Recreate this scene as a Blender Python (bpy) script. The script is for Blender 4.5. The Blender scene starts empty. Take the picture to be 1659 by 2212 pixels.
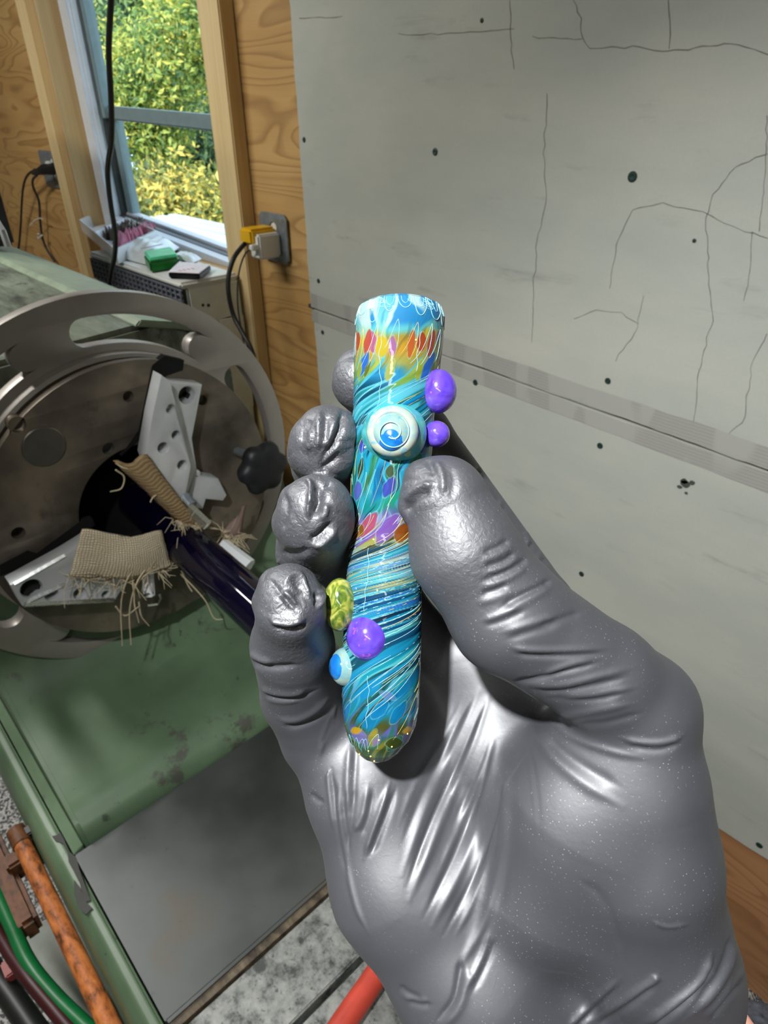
import bpy, bmesh, math, random
import numpy as np
from mathutils import Vector, Matrix

random.seed(4)
RNG = np.random.default_rng(7)
scene = bpy.context.scene
COL = scene.collection

# ------------------------------------------------------------------ camera
CX, CY, FPX = 829.5, 1106.0, 1410.0
CAM_Z = 1.50
PITCH, ROLL, YAW = math.radians(32.0), math.radians(-0.3), math.radians(47.1)
_f = np.array([-math.sin(YAW) * math.cos(PITCH), math.cos(YAW) * math.cos(PITCH), -math.sin(PITCH)])
_r = np.cross(_f, [0, 0, 1.0]); _r /= np.linalg.norm(_r)
_u = np.cross(_r, _f)
_c, _s = math.cos(ROLL), math.sin(ROLL)
AX = np.array([_c * _r + _s * _u, -_s * _r + _c * _u, _f])     # rows: right, up, forward
CAM = np.array([0, 0, CAM_Z])

cam_data = bpy.data.cameras.new('camera')
cam = bpy.data.objects.new('camera', cam_data)
COL.objects.link(cam)
rot = Matrix((AX[0], AX[1], -AX[2])).transposed()
cam.matrix_world = Matrix.Translation(Vector(CAM)) @ rot.to_4x4()
cam_data.sensor_fit = 'VERTICAL'
cam_data.sensor_height = 36.0
cam_data.lens = FPX / 2212 * 36.0
cam_data.clip_start = 0.01
cam_data.dof.use_dof = True
cam_data.dof.focus_distance = 0.168
cam_data.dof.aperture_fstop = 42.0
scene.camera = cam

# ------------------------------------------------------------------ world, sun, head lamp, added fill, exposure
world = bpy.data.worlds.new('world'); scene.world = world
world.use_nodes = True
wn = world.node_tree.nodes['Background']
wn.inputs[0].default_value = (0.62, 0.78, 1.0, 1)
wn.inputs[1].default_value = 2.4

def add_light(name, kind, energy, loc, direction=None, color=(1, 1, 1), **kw):
    d = bpy.data.lights.new(name, kind); d.energy = energy; d.color = color
    for k, v in kw.items(): setattr(d, k, v)
    o = bpy.data.objects.new(name, d); COL.objects.link(o); o.location = loc
    if direction is not None:
        o.rotation_euler = Vector(direction).to_track_quat('-Z', 'Y').to_euler()
    return o

def camf(x, y, d):
    """millimetres to the right, up and along the gaze of the photographer's eye -> metres in the room"""
    return CAM + (AX[0] * x + AX[1] * y + AX[2] * d) / 1000.0

sun = add_light('sun', 'SUN', 7.0, (0, -4, 8), (-0.55, 0.75, -0.75), (1.0, 0.95, 0.85), angle=0.01)
HEAD = camf(-190, 310, -395)
head_lamp = add_light('head_lamp', 'SPOT', 58.0, HEAD, camf(190, -130, 400) - HEAD, (0.975, 0.99, 1.0),
                      shadow_soft_size=0.018, spot_size=math.radians(86), spot_blend=0.85)
for nm, lx, ly, e in (('ceiling_fill', -1.9, -0.35, 33.0), ('ceiling_fill.001', 0.9, -0.9, 5.0)):  # unseen overhead fill, added to raise the room's ambient light
    add_light(nm, 'AREA', e, (lx, ly, 2.38), (0, 0, -1), (1.0, 0.985, 0.95), shape='RECTANGLE', size=1.2, size_y=0.12)
scene.view_settings.view_transform = 'Standard'
scene.view_settings.look = 'None'
scene.view_settings.gamma = 1.0
scene.view_settings.use_curve_mapping = False
scene.view_settings.exposure = 0.22

# ------------------------------------------------------------------ helpers
def at(px, py, axis, val):
    """the point of the plane (axis = val) that stands at a place in the photograph"""
    d = AX[0] * ((px - CX) / FPX) - AX[1] * ((py - CY) / FPX) + AX[2]
    return CAM + d * ((val - CAM[axis]) / d[axis])

def camp(px, py, d):
    return ((px - CX) / FPX * d, -(py - CY) / FPX * d, d)

def wp(px, py, d):
    return camf(*camp(px, py, d))

def srgb(r, g, b):
    def c(v):
        v /= 255.0
        return v / 12.92 if v <= 0.04045 else ((v + 0.055) / 1.055) ** 2.4
    return (c(r), c(g), c(b), 1.0)

class MB:
    def __init__(s): s.v = []; s.f = []
    def add(s, vs, fs):
        n = len(s.v); s.v += [tuple(map(float, v)) for v in vs]; s.f += [tuple(n + i for i in f) for f in fs]; return s
    def box(s, a, b):
        x0, y0, z0 = a; x1, y1, z1 = b
        return s.add([(x0, y0, z0), (x1, y0, z0), (x1, y1, z0), (x0, y1, z0), (x0, y0, z1), (x1, y0, z1), (x1, y1, z1), (x0, y1, z1)],
                     [(0, 3, 2, 1), (4, 5, 6, 7), (0, 1, 5, 4), (1, 2, 6, 5), (2, 3, 7, 6), (3, 0, 4, 7)])
    def hexa(s, lo, hi):          # two quads
        return s.add(list(lo) + list(hi), [(0, 3, 2, 1), (4, 5, 6, 7), (0, 1, 5, 4), (1, 2, 6, 5), (2, 3, 7, 6), (3, 0, 4, 7)])
    def tube(s, pts, r, n=10, caps=True, closed=False):
        P = [Vector(p) for p in pts]; m = len(P)
        R = r if hasattr(r, '__len__') else [r] * m
        t0 = (P[1] - P[0]).normalized()
        ref = Vector((0, 0, 1)) if abs(t0.z) < 0.9 else Vector((1, 0, 0))
        a = t0.cross(ref).normalized(); vs = []
        for i in range(m):
            t = (P[min(i + 1, m - 1)] - P[max(i - 1, 0)])
            if t.length < 1e-9: t = t0
            t.normalize()
            a = (a - t * a.dot(t)).normalized(); b = t.cross(a)
            for k in range(n):
                q = 2 * math.pi * k / n
                vs.append(P[i] + (a * math.cos(q) + b * math.sin(q)) * R[i])
        fs = [(i * n + k, i * n + (k + 1) % n, (i + 1) * n + (k + 1) % n, (i + 1) * n + k) for i in range(m - 1) for k in range(n)]
        if caps: fs += [tuple(range(n - 1, -1, -1)), tuple((m - 1) * n + k for k in range(n))]
        return s.add(vs, fs)
    def lathe(s, prof, o, axis, n=32, cap=True):
        """prof: (distance along axis, radius)"""
        t = Vector(axis).normalized(); ref = Vector((0, 0, 1)) if abs(t.z) < 0.9 else Vector((1, 0, 0))
        a = t.cross(ref).normalized(); b = t.cross(a); O = Vector(o); vs = []
        for h, r in prof:
            for k in range(n):
                q = 2 * math.pi * k / n
                vs.append(O + t * h + (a * math.cos(q) + b * math.sin(q)) * r)
        m = len(prof)
        fs = [(i * n + k, i * n + (k + 1) % n, (i + 1) * n + (k + 1) % n, (i + 1) * n + k) for i in range(m - 1) for k in range(n)]
        if cap: fs += [tuple(range(n - 1, -1, -1)), tuple((m - 1) * n + k for k in range(n))]
        return s.add(vs, fs)
    def extr(s, poly, lo, hi, axis):
        """polygon in the two other axes extruded along axis"""
        oth = [i for i in range(3) if i != axis]; n = len(poly); vs = []
        for h in (lo, hi):
            for p in poly:
                q = [0, 0, 0]; q[axis] = h; q[oth[0]] = p[0]; q[oth[1]] = p[1]; vs.append(q)
        fs = [tuple(range(n)), tuple(range(2 * n - 1, n - 1, -1))] + [(k, n + k, n + (k + 1) % n, (k + 1) % n) for k in range(n)]
        return s.add(vs, fs)
    def grid(s, G):               # G[i][j] points
        m, n = len(G), len(G[0])
        return s.add([p for row in G for p in row], [(i * n + j, i * n + j + 1, (i + 1) * n + j + 1, (i + 1) * n + j) for i in range(m - 1) for j in range(n - 1)])
    def build(s, name, mat, parent=None, bevel=0.0, seg=2, smooth=None, origin=None, fixn=True):
        me = bpy.data.meshes.new(name); me.from_pydata(s.v, [], s.f)
        bm = bmesh.new(); bm.from_mesh(me)
        if fixn: bmesh.ops.recalc_face_normals(bm, faces=bm.faces)
        if bevel > 0:
            es = [e for e in bm.edges if len(e.link_faces) == 2 and e.calc_face_angle(0) > 0.6]
            bmesh.ops.bevel(bm, geom=es, offset=bevel, segments=seg, affect='EDGES', clamp_overlap=True)
        bm.to_mesh(me); bm.free()
        return link(name, me, mat, parent, smooth, origin)

def link(name, me, mat, parent=None, smooth=None, origin=None):
    if smooth is None: smooth = 0.6
    me.polygons.foreach_set('use_smooth', [True] * len(me.polygons))
    if smooth < 3: me.set_sharp_from_angle(angle=smooth)
    o = bpy.data.objects.new(name, me); COL.objects.link(o)
    if mat is not None: me.materials.append(mat)
    if origin is not None:
        me.transform(Matrix.Translation(-Vector(origin))); o.location = origin
    if parent is not None:
        o.parent = parent
        o.location = Vector(o.location) - root_loc(parent)
    return o

def root_loc(o):
    L = Vector((0, 0, 0))
    while o is not None: L += Vector(o.location); o = o.parent
    return L

def tag(o, label=None, cat=None, group=None, kind=None):
    for k, v in (('label', label), ('category', cat), ('group', group), ('kind', kind)):
        if v: o[k] = v
    return o

def empty(name, loc=(0, 0, 0), label=None, cat=None, group=None, kind=None):
    o = bpy.data.objects.new(name, None); COL.objects.link(o); o.location = loc; o.empty_display_size = 0.02
    return tag(o, label, cat, group, kind)

def plate2d(name, loops, thick, mat, parent, to_world, bevel=0.0, smooth=0.6):
    """flat plate with holes: outline first, holes after; to_world(u, v, w) with w from -thick/2 to thick/2"""
    cu = bpy.data.curves.new('outline', 'CURVE'); cu.dimensions = '2D'; cu.fill_mode = 'BOTH'
    cu.extrude = thick / 2 - bevel; cu.bevel_depth = bevel; cu.bevel_resolution = 1; cu.offset = -bevel
    for L in loops:
        sp = cu.splines.new('POLY'); sp.points.add(len(L) - 1); sp.use_cyclic_u = True
        for p, q in zip(sp.points, L): p.co = (q[0], q[1], 0, 1)
    ob = bpy.data.objects.new('outline', cu); COL.objects.link(ob)
    dg = bpy.context.evaluated_depsgraph_get(); dg.update()
    me = bpy.data.meshes.new_from_object(ob.evaluated_get(dg))
    bpy.data.objects.remove(ob); bpy.data.curves.remove(cu)
    for v in me.vertices: v.co = Vector(to_world(*v.co))
    me.name = name; me.materials.clear()
    bm = bmesh.new(); bm.from_mesh(me); bmesh.ops.remove_doubles(bm, verts=bm.verts, dist=1e-6)
    bmesh.ops.recalc_face_normals(bm, faces=bm.faces); bm.to_mesh(me); bm.free()
    return link(name, me, mat, parent, smooth)

def circ(u, v, r, n=24, a0=0.0): return [(u + r * math.cos(a0 + 2 * math.pi * k / n), v + r * math.sin(a0 + 2 * math.pi * k / n)) for k in range(n)]

def spline(pts, n=8):
    """Catmull-Rom through points"""
    P = [np.array(p, float) for p in pts]; P = [2 * P[0] - P[1]] + P + [2 * P[-1] - P[-2]]; out = []
    for i in range(1, len(P) - 2):
        for k in range(n):
            t = k / n
            out.append(0.5 * (2 * P[i] + (P[i + 1] - P[i - 1]) * t + (2 * P[i - 1] - 5 * P[i] + 4 * P[i + 1] - P[i + 2]) * t * t + (-P[i - 1] + 3 * P[i] - 3 * P[i + 1] + P[i + 2]) * t ** 3))
    out.append(P[-2]); return out

# ------------------------------------------------------------------ materials
class NT:
    def __init__(s, name):
        s.m = bpy.data.materials.new(name); s.m.use_nodes = True; s.t = s.m.node_tree; s.n = s.t.nodes; s.l = s.t.links
        s.b = s.n['Principled BSDF']; s.out = s.n['Material Output']; s.co = s.n.new('ShaderNodeTexCoord')
    def set(s, **kw):
        for k, v in kw.items(): s.b.inputs[k.replace('_', ' ')].default_value = v
        return s
    def map(s, scale=(1, 1, 1), rot=(0, 0, 0), src='Object', loc=(0, 0, 0)):
        m = s.n.new('ShaderNodeMapping'); m.inputs['Scale'].default_value = scale; m.inputs['Rotation'].default_value = rot; m.inputs['Location'].default_value = loc
        s.l.new(s.co.outputs[src], m.inputs[0]); return m.outputs[0]
    def noise(s, v, scale, detail=4, rough=0.55, dist=0.0):
        n = s.n.new('ShaderNodeTexNoise'); n.inputs['Scale'].default_value = scale; n.inputs['Detail'].default_value = detail
        n.inputs['Roughness'].default_value = rough; n.inputs['Distortion'].default_value = dist
        if v is not None: s.l.new(v, n.inputs['Vector'])
        return n.outputs['Fac']
    def voro(s, v, scale, feature='F1', out='Distance'):
        n = s.n.new('ShaderNodeTexVoronoi'); n.inputs['Scale'].default_value = scale; n.feature = feature
        s.l.new(v, n.inputs['Vector']); return n.outputs[out]
    def wave(s, v, scale, dist, detail=3, dscale=1.0, kind='BANDS', direction='X'):
        n = s.n.new('ShaderNodeTexWave'); n.inputs['Scale'].default_value = scale; n.inputs['Distortion'].default_value = dist
        n.inputs['Detail'].default_value = detail; n.inputs['Detail Scale'].default_value = dscale; n.wave_type = kind
        if kind == 'BANDS': n.bands_direction = direction
        else: n.rings_direction = direction
        s.l.new(v, n.inputs['Vector']); return n.outputs['Fac']
    def ramp(s, v, stops, interp='LINEAR'):
        n = s.n.new('ShaderNodeValToRGB'); n.color_ramp.interpolation = interp; e = n.color_ramp.elements
        while len(e) < len(stops): e.new(0.5)
        for q, (p, c) in zip(e, stops):
            q.position = p; q.color = c if hasattr(c, '__len__') else (c, c, c, 1)
        s.l.new(v, n.inputs[0]); return n.outputs[0]
    def mix(s, fac, a, b, mode='MIX'):
        n = s.n.new('ShaderNodeMix'); n.data_type = 'RGBA'; n.blend_type = mode
        for val, k in ((fac, 0), (a, 6), (b, 7)):
            if hasattr(val, 'links'): s.l.new(val, n.inputs[k])
            else: n.inputs[k].default_value = val
        return n.outputs[2]
    def math(s, op, a, b=0.0):
        n = s.n.new('ShaderNodeMath'); n.operation = op
        for val, k in ((a, 0), (b, 1)):
            if hasattr(val, 'links'): s.l.new(val, n.inputs[k])
            else: n.inputs[k].default_value = val
        return n.outputs[0]
    def col(s, c): s.l.new(c, s.b.inputs['Base Color']); return s
    def rgh(s, c): s.l.new(c, s.b.inputs['Roughness']); return s
    def bump(s, h, strength, dist):
        n = s.n.new('ShaderNodeBump'); n.inputs['Strength'].default_value = strength; n.inputs['Distance'].default_value = dist
        s.l.new(h, n.inputs['Height']); s.l.new(n.outputs[0], s.b.inputs['Normal']); return s

def plain(name, c, rough=0.5, metal=0.0, var=0.08, scale=30, **kw):
    t = NT(name).set(Roughness=rough, Metallic=metal, **kw)
    n = t.noise(t.map(), scale)
    lo = tuple(max(0, v * (1 - var * 2)) for v in c[:3]) + (1,); hi = tuple(min(1, v * (1 + var * 2)) for v in c[:3]) + (1,)
    return t.col(t.ramp(n, [(0.3, lo), (0.7, hi)])).m

def wood_sheet(name, lo, mid, hi, scale=1.0, seed=0.0):
    """rotary-cut softwood plywood: broad cathedral figure running along the sheet"""
    t = NT(name).set(Roughness=0.62)
    v = t.map((0.9 * scale, 1, 5.5 * scale), loc=(seed, seed * 0.7, seed * 1.3))
    warp = t.noise(v, 1.3, 2, 0.5)
    m = t.n.new('ShaderNodeVectorMath'); m.operation = 'ADD'
    sc = t.n.new('ShaderNodeVectorMath'); sc.operation = 'SCALE'; sc.inputs['Scale'].default_value = 1.8
    n3 = t.n.new('ShaderNodeTexNoise'); n3.inputs['Scale'].default_value = 1.1; n3.inputs['Detail'].default_value = 2; t.l.new(v, n3.inputs['Vector'])
    t.l.new(n3.outputs['Color'], sc.inputs[0]); t.l.new(v, m.inputs[0]); t.l.new(sc.outputs[0], m.inputs[1])
    f = t.noise(m.outputs[0], 0.9, 1, 0.4)
    rings = t.math('FRACT', t.math('MULTIPLY', f, 19.0))
    ringc = t.ramp(rings, [(0.0, 0.25), (0.55, 0.55), (0.86, 1.0), (1.0, 0.2)])
    fine = t.noise(t.map((5, 160, 160)), 1.0, 3)
    base = t.ramp(warp, [(0.3, mid), (0.7, hi)])
    c = t.mix(t.math('MULTIPLY', t.ramp(rings, [(0, 0.1), (0.6, 0.25), (0.9, 0.9), (1, 0.1)]), 0.62), base, lo)
    c = t.mix(t.math('MULTIPLY', fine, 0.25), c, lo)
    t.col(c).bump(fine, 0.15, 0.001); return t.m

def wood_stud(name, lo, hi):
    t = NT(name).set(Roughness=0.6)
    g = t.noise(t.map((60, 60, 1.6)), 1.0, 3, 0.6, 0.4)
    big = t.noise(t.map((3, 3, 1)), 1.0, 2)
    c = t.mix(t.math('MULTIPLY', big, 0.35), t.ramp(g, [(0.3, lo), (0.65, hi)]), lo)
    t.col(c).bump(g, 0.2, 0.0008); return t.m

M = {}
M['plywood'] = wood_sheet('plywood', srgb(122, 80, 36), srgb(192, 150, 88), srgb(212, 174, 112))
M['plywood_low'] = wood_sheet('plywood_red', srgb(132, 86, 52), srgb(186, 134, 90), srgb(204, 152, 106), 1.0, 3.0)
M['stud'] = wood_stud('pine_stud', srgb(204, 174, 120), srgb(228, 204, 154))
M['stud_dark'] = wood_stud('pine_stud_brown', srgb(178, 144, 94), srgb(200, 168, 116))  # second board's own tone, also the shade painted on the jamb side

def cement():
    t = NT('cement_board').set(Roughness=0.85)
    big = t.noise(t.map((1.2, 1, 3.0)), 2.2, 4, 0.6)
    streak = t.noise(t.map((1.6, 1, 26)), 2.0, 4, 0.6)
    fine = t.noise(t.map(), 240, 2)
    base = t.ramp(big, [(0.3, srgb(172, 177, 168)), (0.7, srgb(192, 192, 181))])
    patches = t.ramp(t.noise(t.map((2.2, 1, 9), loc=(3, 0, 1)), 2.2, 4, 0.65), [(0.58, 0.0), (0.75, 1.0)])
    c = t.mix(t.math('MULTIPLY', t.math('MULTIPLY', patches, t.ramp(streak, [(0.4, 0.0), (0.7, 1.0)])), 0.85), base, srgb(104, 104, 100))
    c = t.mix(t.math('MULTIPLY', fine, 0.16), c, srgb(120, 120, 114))
    t.col(c).bump(fine, 0.12, 0.0008); return t.m
M['cement'] = cement()

def tape():
    t = NT('joint_tape').set(Roughness=0.75)
    bars = t.ramp(t.wave(t.map((1, 1, 1)), 62, 0.6, 2, 1, 'BANDS', 'Z'), [(0.25, 0.0), (0.75, 1.0)])
    blocks = t.ramp(t.noise(t.map((14, 1, 3)), 1.0, 1), [(0.47, 0.0), (0.5, 1.0)])
    c = t.mix(t.math('MULTIPLY', t.math('ADD', t.math('MULTIPLY', bars, 0.5), 0.5), t.math('MULTIPLY', blocks, 0.45)), srgb(166, 166, 158), srgb(132, 132, 128))
    t.col(c); return t.m
M['tape'] = tape()
M['crack'] = plain('crack_dark', srgb(122, 122, 116), 0.9)
M['seam'] = plain('seam_dark', srgb(70, 62, 48), 0.9)
M['screw'] = plain('screw_green', srgb(42, 62, 56), 0.5, 0.4)
M['stain'] = plain('dark_stain', srgb(70, 72, 68), 0.9)
M['vinyl'] = plain('white_vinyl', srgb(205, 210, 215), 0.35, 0, 0.02)
M['vinyl_teal'] = plain('grey_sash', srgb(120, 140, 142), 0.4, 0, 0.04)
M['track'] = plain('dark_track', srgb(62, 68, 64), 0.5)
g = NT('window_glass').set(Base_Color=(0.93, 0.98, 0.97, 1), Roughness=0.0, IOR=1.02); g.b.inputs['Transmission Weight'].default_value = 1.0
M['pane'] = g.m
M['grey_metal'] = plain('galvanised', srgb(138, 146, 152), 0.4, 0.5, 0.12, 60)
M['black_rubber'] = plain('black_rubber', srgb(22, 22, 23), 0.45)
M['grey_cord'] = plain('grey_cord', srgb(52, 52, 56), 0.5)
M['white_plastic'] = plain('white_plastic', srgb(222, 222, 216), 0.35, 0, 0.02)
M['yellow'] = plain('yellow_plastic', srgb(226, 176, 22), 0.4, 0, 0.03)
M['off_white'] = plain('cream_plastic', srgb(224, 228, 218), 0.4, 0, 0.03)
M['grille'] = plain('grille_grey', srgb(112, 114, 124), 0.5)
M['grille_dark'] = plain('grille_dark', srgb(18, 19, 22), 0.6)

def brushed(name, lo, hi, rough=0.3, rot=(0, 0, 0), sc=(4, 140, 140), metal=1.0):
    t = NT(name).set(Metallic=metal, Roughness=rough)
    n = t.noise(t.map(sc, rot), 1.0, 3); b = t.noise(t.map(), 9, 3)
    t.col(t.ramp(b, [(0.3, lo), (0.7, hi)])).rgh(t.ramp(n, [(0.2, rough * 0.8), (0.8, rough * 1.3)])); return t.m
M['steel_ring'] = brushed('turned_steel', srgb(158, 152, 145), srgb(178, 172, 165), 0.42, sc=(140, 9, 9), metal=0.55)
M['alu'] = brushed('bare_aluminium', srgb(196, 200, 202), srgb(224, 226, 226), 0.42, metal=0.4)
M['bright_steel'] = brushed('bright_steel', srgb(206, 210, 204), srgb(232, 232, 226), 0.25)
def oily():
    t = NT('oily_plate').set(Metallic=0.55, Roughness=0.42)
    a = t.noise(t.map(), 7, 4, 0.6); b = t.noise(t.map(loc=(4, 2, 1)), 16, 5, 0.7)
    c = t.ramp(a, [(0.28, srgb(66, 62, 58)), (0.5, srgb(112, 104, 93)), (0.72, srgb(154, 141, 121))])
    c = t.mix(t.ramp(b, [(0.58, 0.0), (0.75, 0.6)]), c, srgb(60, 44, 34))
    t.col(c).rgh(t.ramp(b, [(0.3, 0.36), (0.7, 0.55)])); return t.m
M['oily'] = oily()
M['void'] = plain('spindle_bore', srgb(4, 4, 5), 0.9)  # near-black paints in the darkness inside the bore and slots
M['knob'] = plain('black_knob', srgb(24, 25, 28), 0.5)

def green_paint(name='machine_green', wear=0.5):
    t = NT(name).set(Roughness=0.42)
    big = t.noise(t.map(), 5, 4, 0.6); sp = t.noise(t.map(), 38, 5, 0.62); ch = t.noise(t.map(loc=(1, 5, 2)), 11, 6, 0.7)
    c = t.ramp(big, [(0.3, srgb(70, 90, 66)), (0.55, srgb(90, 113, 85)), (0.75, srgb(108, 132, 102))])
    c = t.mix(t.ramp(sp, [(0.66, 0.0), (0.72, 0.8)]), c, srgb(52, 58, 50))
    c = t.mix(t.ramp(ch, [(0.60 + 0.1 * (1 - wear), 0.0), (0.66 + 0.1 * (1 - wear), 0.85)]), c, srgb(74, 72, 66))
    t.col(c).bump(big, 0.2, 0.004); return t.m
M['green'] = green_paint('machine_green', 0.1)
M['green_worn'] = green_paint('machine_green_worn', 1.0)
def grease():
    t = NT('greasy_green').set(Roughness=0.5)
    a = t.noise(t.map((2, 9, 2)), 3.0, 5, 0.65); b = t.noise(t.map(loc=(2, 1, 0)), 22, 5, 0.7)
    c = t.ramp(a, [(0.36, srgb(52, 54, 46)), (0.5, srgb(100, 108, 92)), (0.7, srgb(132, 140, 122))])
    c = t.mix(t.ramp(b, [(0.58, 0.0), (0.68, 0.8)]), c, srgb(40, 38, 33)); t.col(c); return t.m
M['grease'] = grease()
def sheet_metal():
    t = NT('cover_plate_grey').set(Metallic=0.7, Roughness=0.42)
    a = t.noise(t.map(), 6, 4); b = t.noise(t.map(loc=(3, 1, 2)), 30, 5, 0.7)
    c = t.ramp(a, [(0.3, srgb(76, 79, 78)), (0.6, srgb(92, 95, 94)), (0.8, srgb(100, 92, 80))])
    c = t.mix(t.ramp(b, [(0.66, 0.0), (0.74, 0.6)]), c, srgb(66, 62, 56))
    t.col(c).rgh(t.ramp(a, [(0.3, 0.36), (0.7, 0.52)])); return t.m
M['cover'] = sheet_metal()
def cast_iron():
    t = NT('pitted_iron').set(Metallic=0.5, Roughness=0.55)
    a = t.noise(t.map(), 46, 6, 0.7); b = t.noise(t.map(), 12, 3); v = t.noise(t.map(loc=(7, 2, 1)), 130, 3, 0.6)
    c = t.ramp(a, [(0.36, srgb(74, 76, 74)), (0.5, srgb(134, 136, 132)), (0.66, srgb(160, 162, 156))])
    c = t.mix(t.ramp(v, [(0.60, 0.0), (0.68, 0.7)]), c, srgb(52, 52, 50))
    c = t.mix(t.ramp(t.noise(t.map(loc=(1.7, 0.4, 0)), 5, 3), [(0.64, 0.0), (0.72, 0.6)]), c, srgb(96, 78, 34))
    t.col(c).bump(a, 0.3, 0.001); return t.m
M['iron'] = cast_iron()
def rust(name, lo, mid, hi):
    t = NT(name).set(Roughness=0.6)
    a = t.noise(t.map((30, 60, 60)), 1.5, 5, 0.65); b = t.noise(t.map((8, 20, 20)), 1.0, 3)
    c = t.ramp(a, [(0.34, lo), (0.5, mid), (0.68, hi)]); c = t.mix(t.ramp(b, [(0.55, 0.0), (0.75, 0.55)]), c, lo)
    t.col(c).bump(a, 0.3, 0.0006); return t.m
M['rust_orange'] = rust('rust_orange', srgb(72, 42, 22), srgb(178, 100, 44), srgb(208, 128, 66))
M['rust_brown'] = rust('rust_brown', srgb(52, 30, 16), srgb(104, 62, 30), srgb(122, 76, 40))
M['old_strip'] = rust('old_strip', srgb(48, 40, 30), srgb(88, 76, 58), srgb(112, 100, 82))
def flake_floor():
    t = NT('flake_floor').set(Roughness=0.6)
    v = t.n.new('ShaderNodeTexVoronoi'); v.inputs['Scale'].default_value = 210; t.l.new(t.map(), v.inputs['Vector'])
    sp = t.n.new('ShaderNodeSeparateColor'); t.l.new(v.outputs['Color'], sp.inputs[0])
    t.col(t.ramp(sp.outputs[0], [(0.0, srgb(60, 60, 60)), (0.35, srgb(128, 128, 126)), (0.6, srgb(182, 182, 178)), (1.0, srgb(226, 226, 222))], 'CONSTANT')); return t.m
M['floor'] = flake_floor()
M['green_hose'] = plain('green_hose', srgb(10, 104, 52), 0.4)
M['maroon_hose'] = plain('maroon_hose', srgb(58, 16, 18), 0.45)
M['black_hose'] = plain('black_hose', srgb(26, 28, 26), 0.45)
M['red_hose'] = plain('red_hose', srgb(186, 66, 50), 0.42)
M['bare_dark'] = plain('bare_dark_iron', srgb(48, 48, 44), 0.6)
M['red_clip'] = plain('red_clip', srgb(150, 70, 64), 0.5)
M['cobalt'] = (lambda t: (t.set(Base_Color=srgb(7, 5, 26), Roughness=0.06), t.m)[1])(NT('cobalt_glass'))
def weave(name, lo, hi):
    t = NT(name).set(Roughness=0.9)
    w = t.wave(t.map((1, 1, 1), src='UV'), 7.0, 0.15, 1, 1, 'BANDS', 'X'); w2 = t.wave(t.map((1, 1, 1), src='UV'), 11.0, 0.15, 1, 1, 'BANDS', 'Y')
    p = t.math('MULTIPLY', w, w2); n = t.noise(t.map(), 25, 4)
    c = t.mix(t.ramp(p, [(0.1, 0.0), (0.5, 1.0)]), lo, hi); c = t.mix(t.ramp(n, [(0.5, 0.0), (0.75, 0.5)]), c, lo)
    t.col(c).bump(p, 0.6, 0.002); return t.m
M['cloth'] = weave('fibreglass_weave', srgb(164, 148, 118), srgb(232, 222, 196))
M['cloth_brown'] = weave('scorched_weave', srgb(124, 100, 66), srgb(198, 172, 128))
M['cloth_pink'] = weave('dusty_weave', srgb(120, 98, 88), srgb(176, 152, 140))
M['thread'] = plain('loose_thread', srgb(186, 172, 142), 0.9)
t = NT('clear_plastic').set(Base_Color=srgb(240, 243, 244), Roughness=0.2, Alpha=0.85); M['clear'] = t.m
M['pink_beads'] = plain('pink_plastic', srgb(214, 140, 160), 0.5)
M['dark_beads'] = plain('dark_screws', srgb(84, 72, 60), 0.5, 0.4)
M['soft_white'] = plain('soft_white_film', srgb(214, 220, 218), 0.3, 0, 0.05)
M['mint'] = plain('mint_green_wrap', srgb(70, 196, 142), 0.3, 0, 0.1)
M['leaf_green'] = plain('green_box_side', srgb(14, 120, 40), 0.35)
M['pale_print'] = plain('pale_printed_card', srgb(222, 210, 212), 0.4, 0, 0.05, 60)
M['black_plastic'] = plain('black_plastic', srgb(18, 18, 19), 0.4)
M['ink'] = plain('grey_ink', srgb(120, 132, 132), 0.6)
M['skin'] = (lambda t: (t.set(Roughness=0.5, Base_Color=srgb(196, 142, 122)), t.m)[1])(NT('skin'))
M['sleeve'] = plain('black_fleece', srgb(34, 35, 40), 0.95, 0, 0.5, 300)
M['wall_paint'] = plain('workshop_board', srgb(150, 140, 122), 0.8)
M['ceiling_paint'] = plain('ceiling_board', srgb(176, 172, 164), 0.85)

def glove_mat():
    t = NT('dark_grey_glove').set(Roughness=0.5)
    t.b.inputs['Specular IOR Level'].default_value = 1.0
    t.b.inputs['IOR'].default_value = 1.6
    big = t.noise(t.map(), 22, 3)
    base = t.ramp(big, [(0.3, srgb(52, 53, 58)), (0.7, srgb(60, 61, 66))])
    sp = t.voro(t.map(), 900)
    dust = t.math('MULTIPLY', t.ramp(sp, [(0.08, 1.0), (0.18, 0.0)]), t.ramp(t.noise(t.map(), 45, 3, 0.6), [(0.42, 0.0), (0.66, 0.9)]))
    t.col(t.mix(t.math('MULTIPLY', dust, 0.5), base, srgb(168, 170, 172)))
    at_ = t.n.new('ShaderNodeAttribute'); at_.attribute_name = 'grain'
    g1 = t.noise(t.map(), 760, 2, 0.5, 0.6)
    h = t.math('MULTIPLY', g1, at_.outputs['Fac'])
    t.bump(h, 0.6, 0.0006); t.rgh(t.ramp(big, [(0.3, 0.5), (0.7, 0.58)])); return t.m
M['glove'] = glove_mat()

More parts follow.
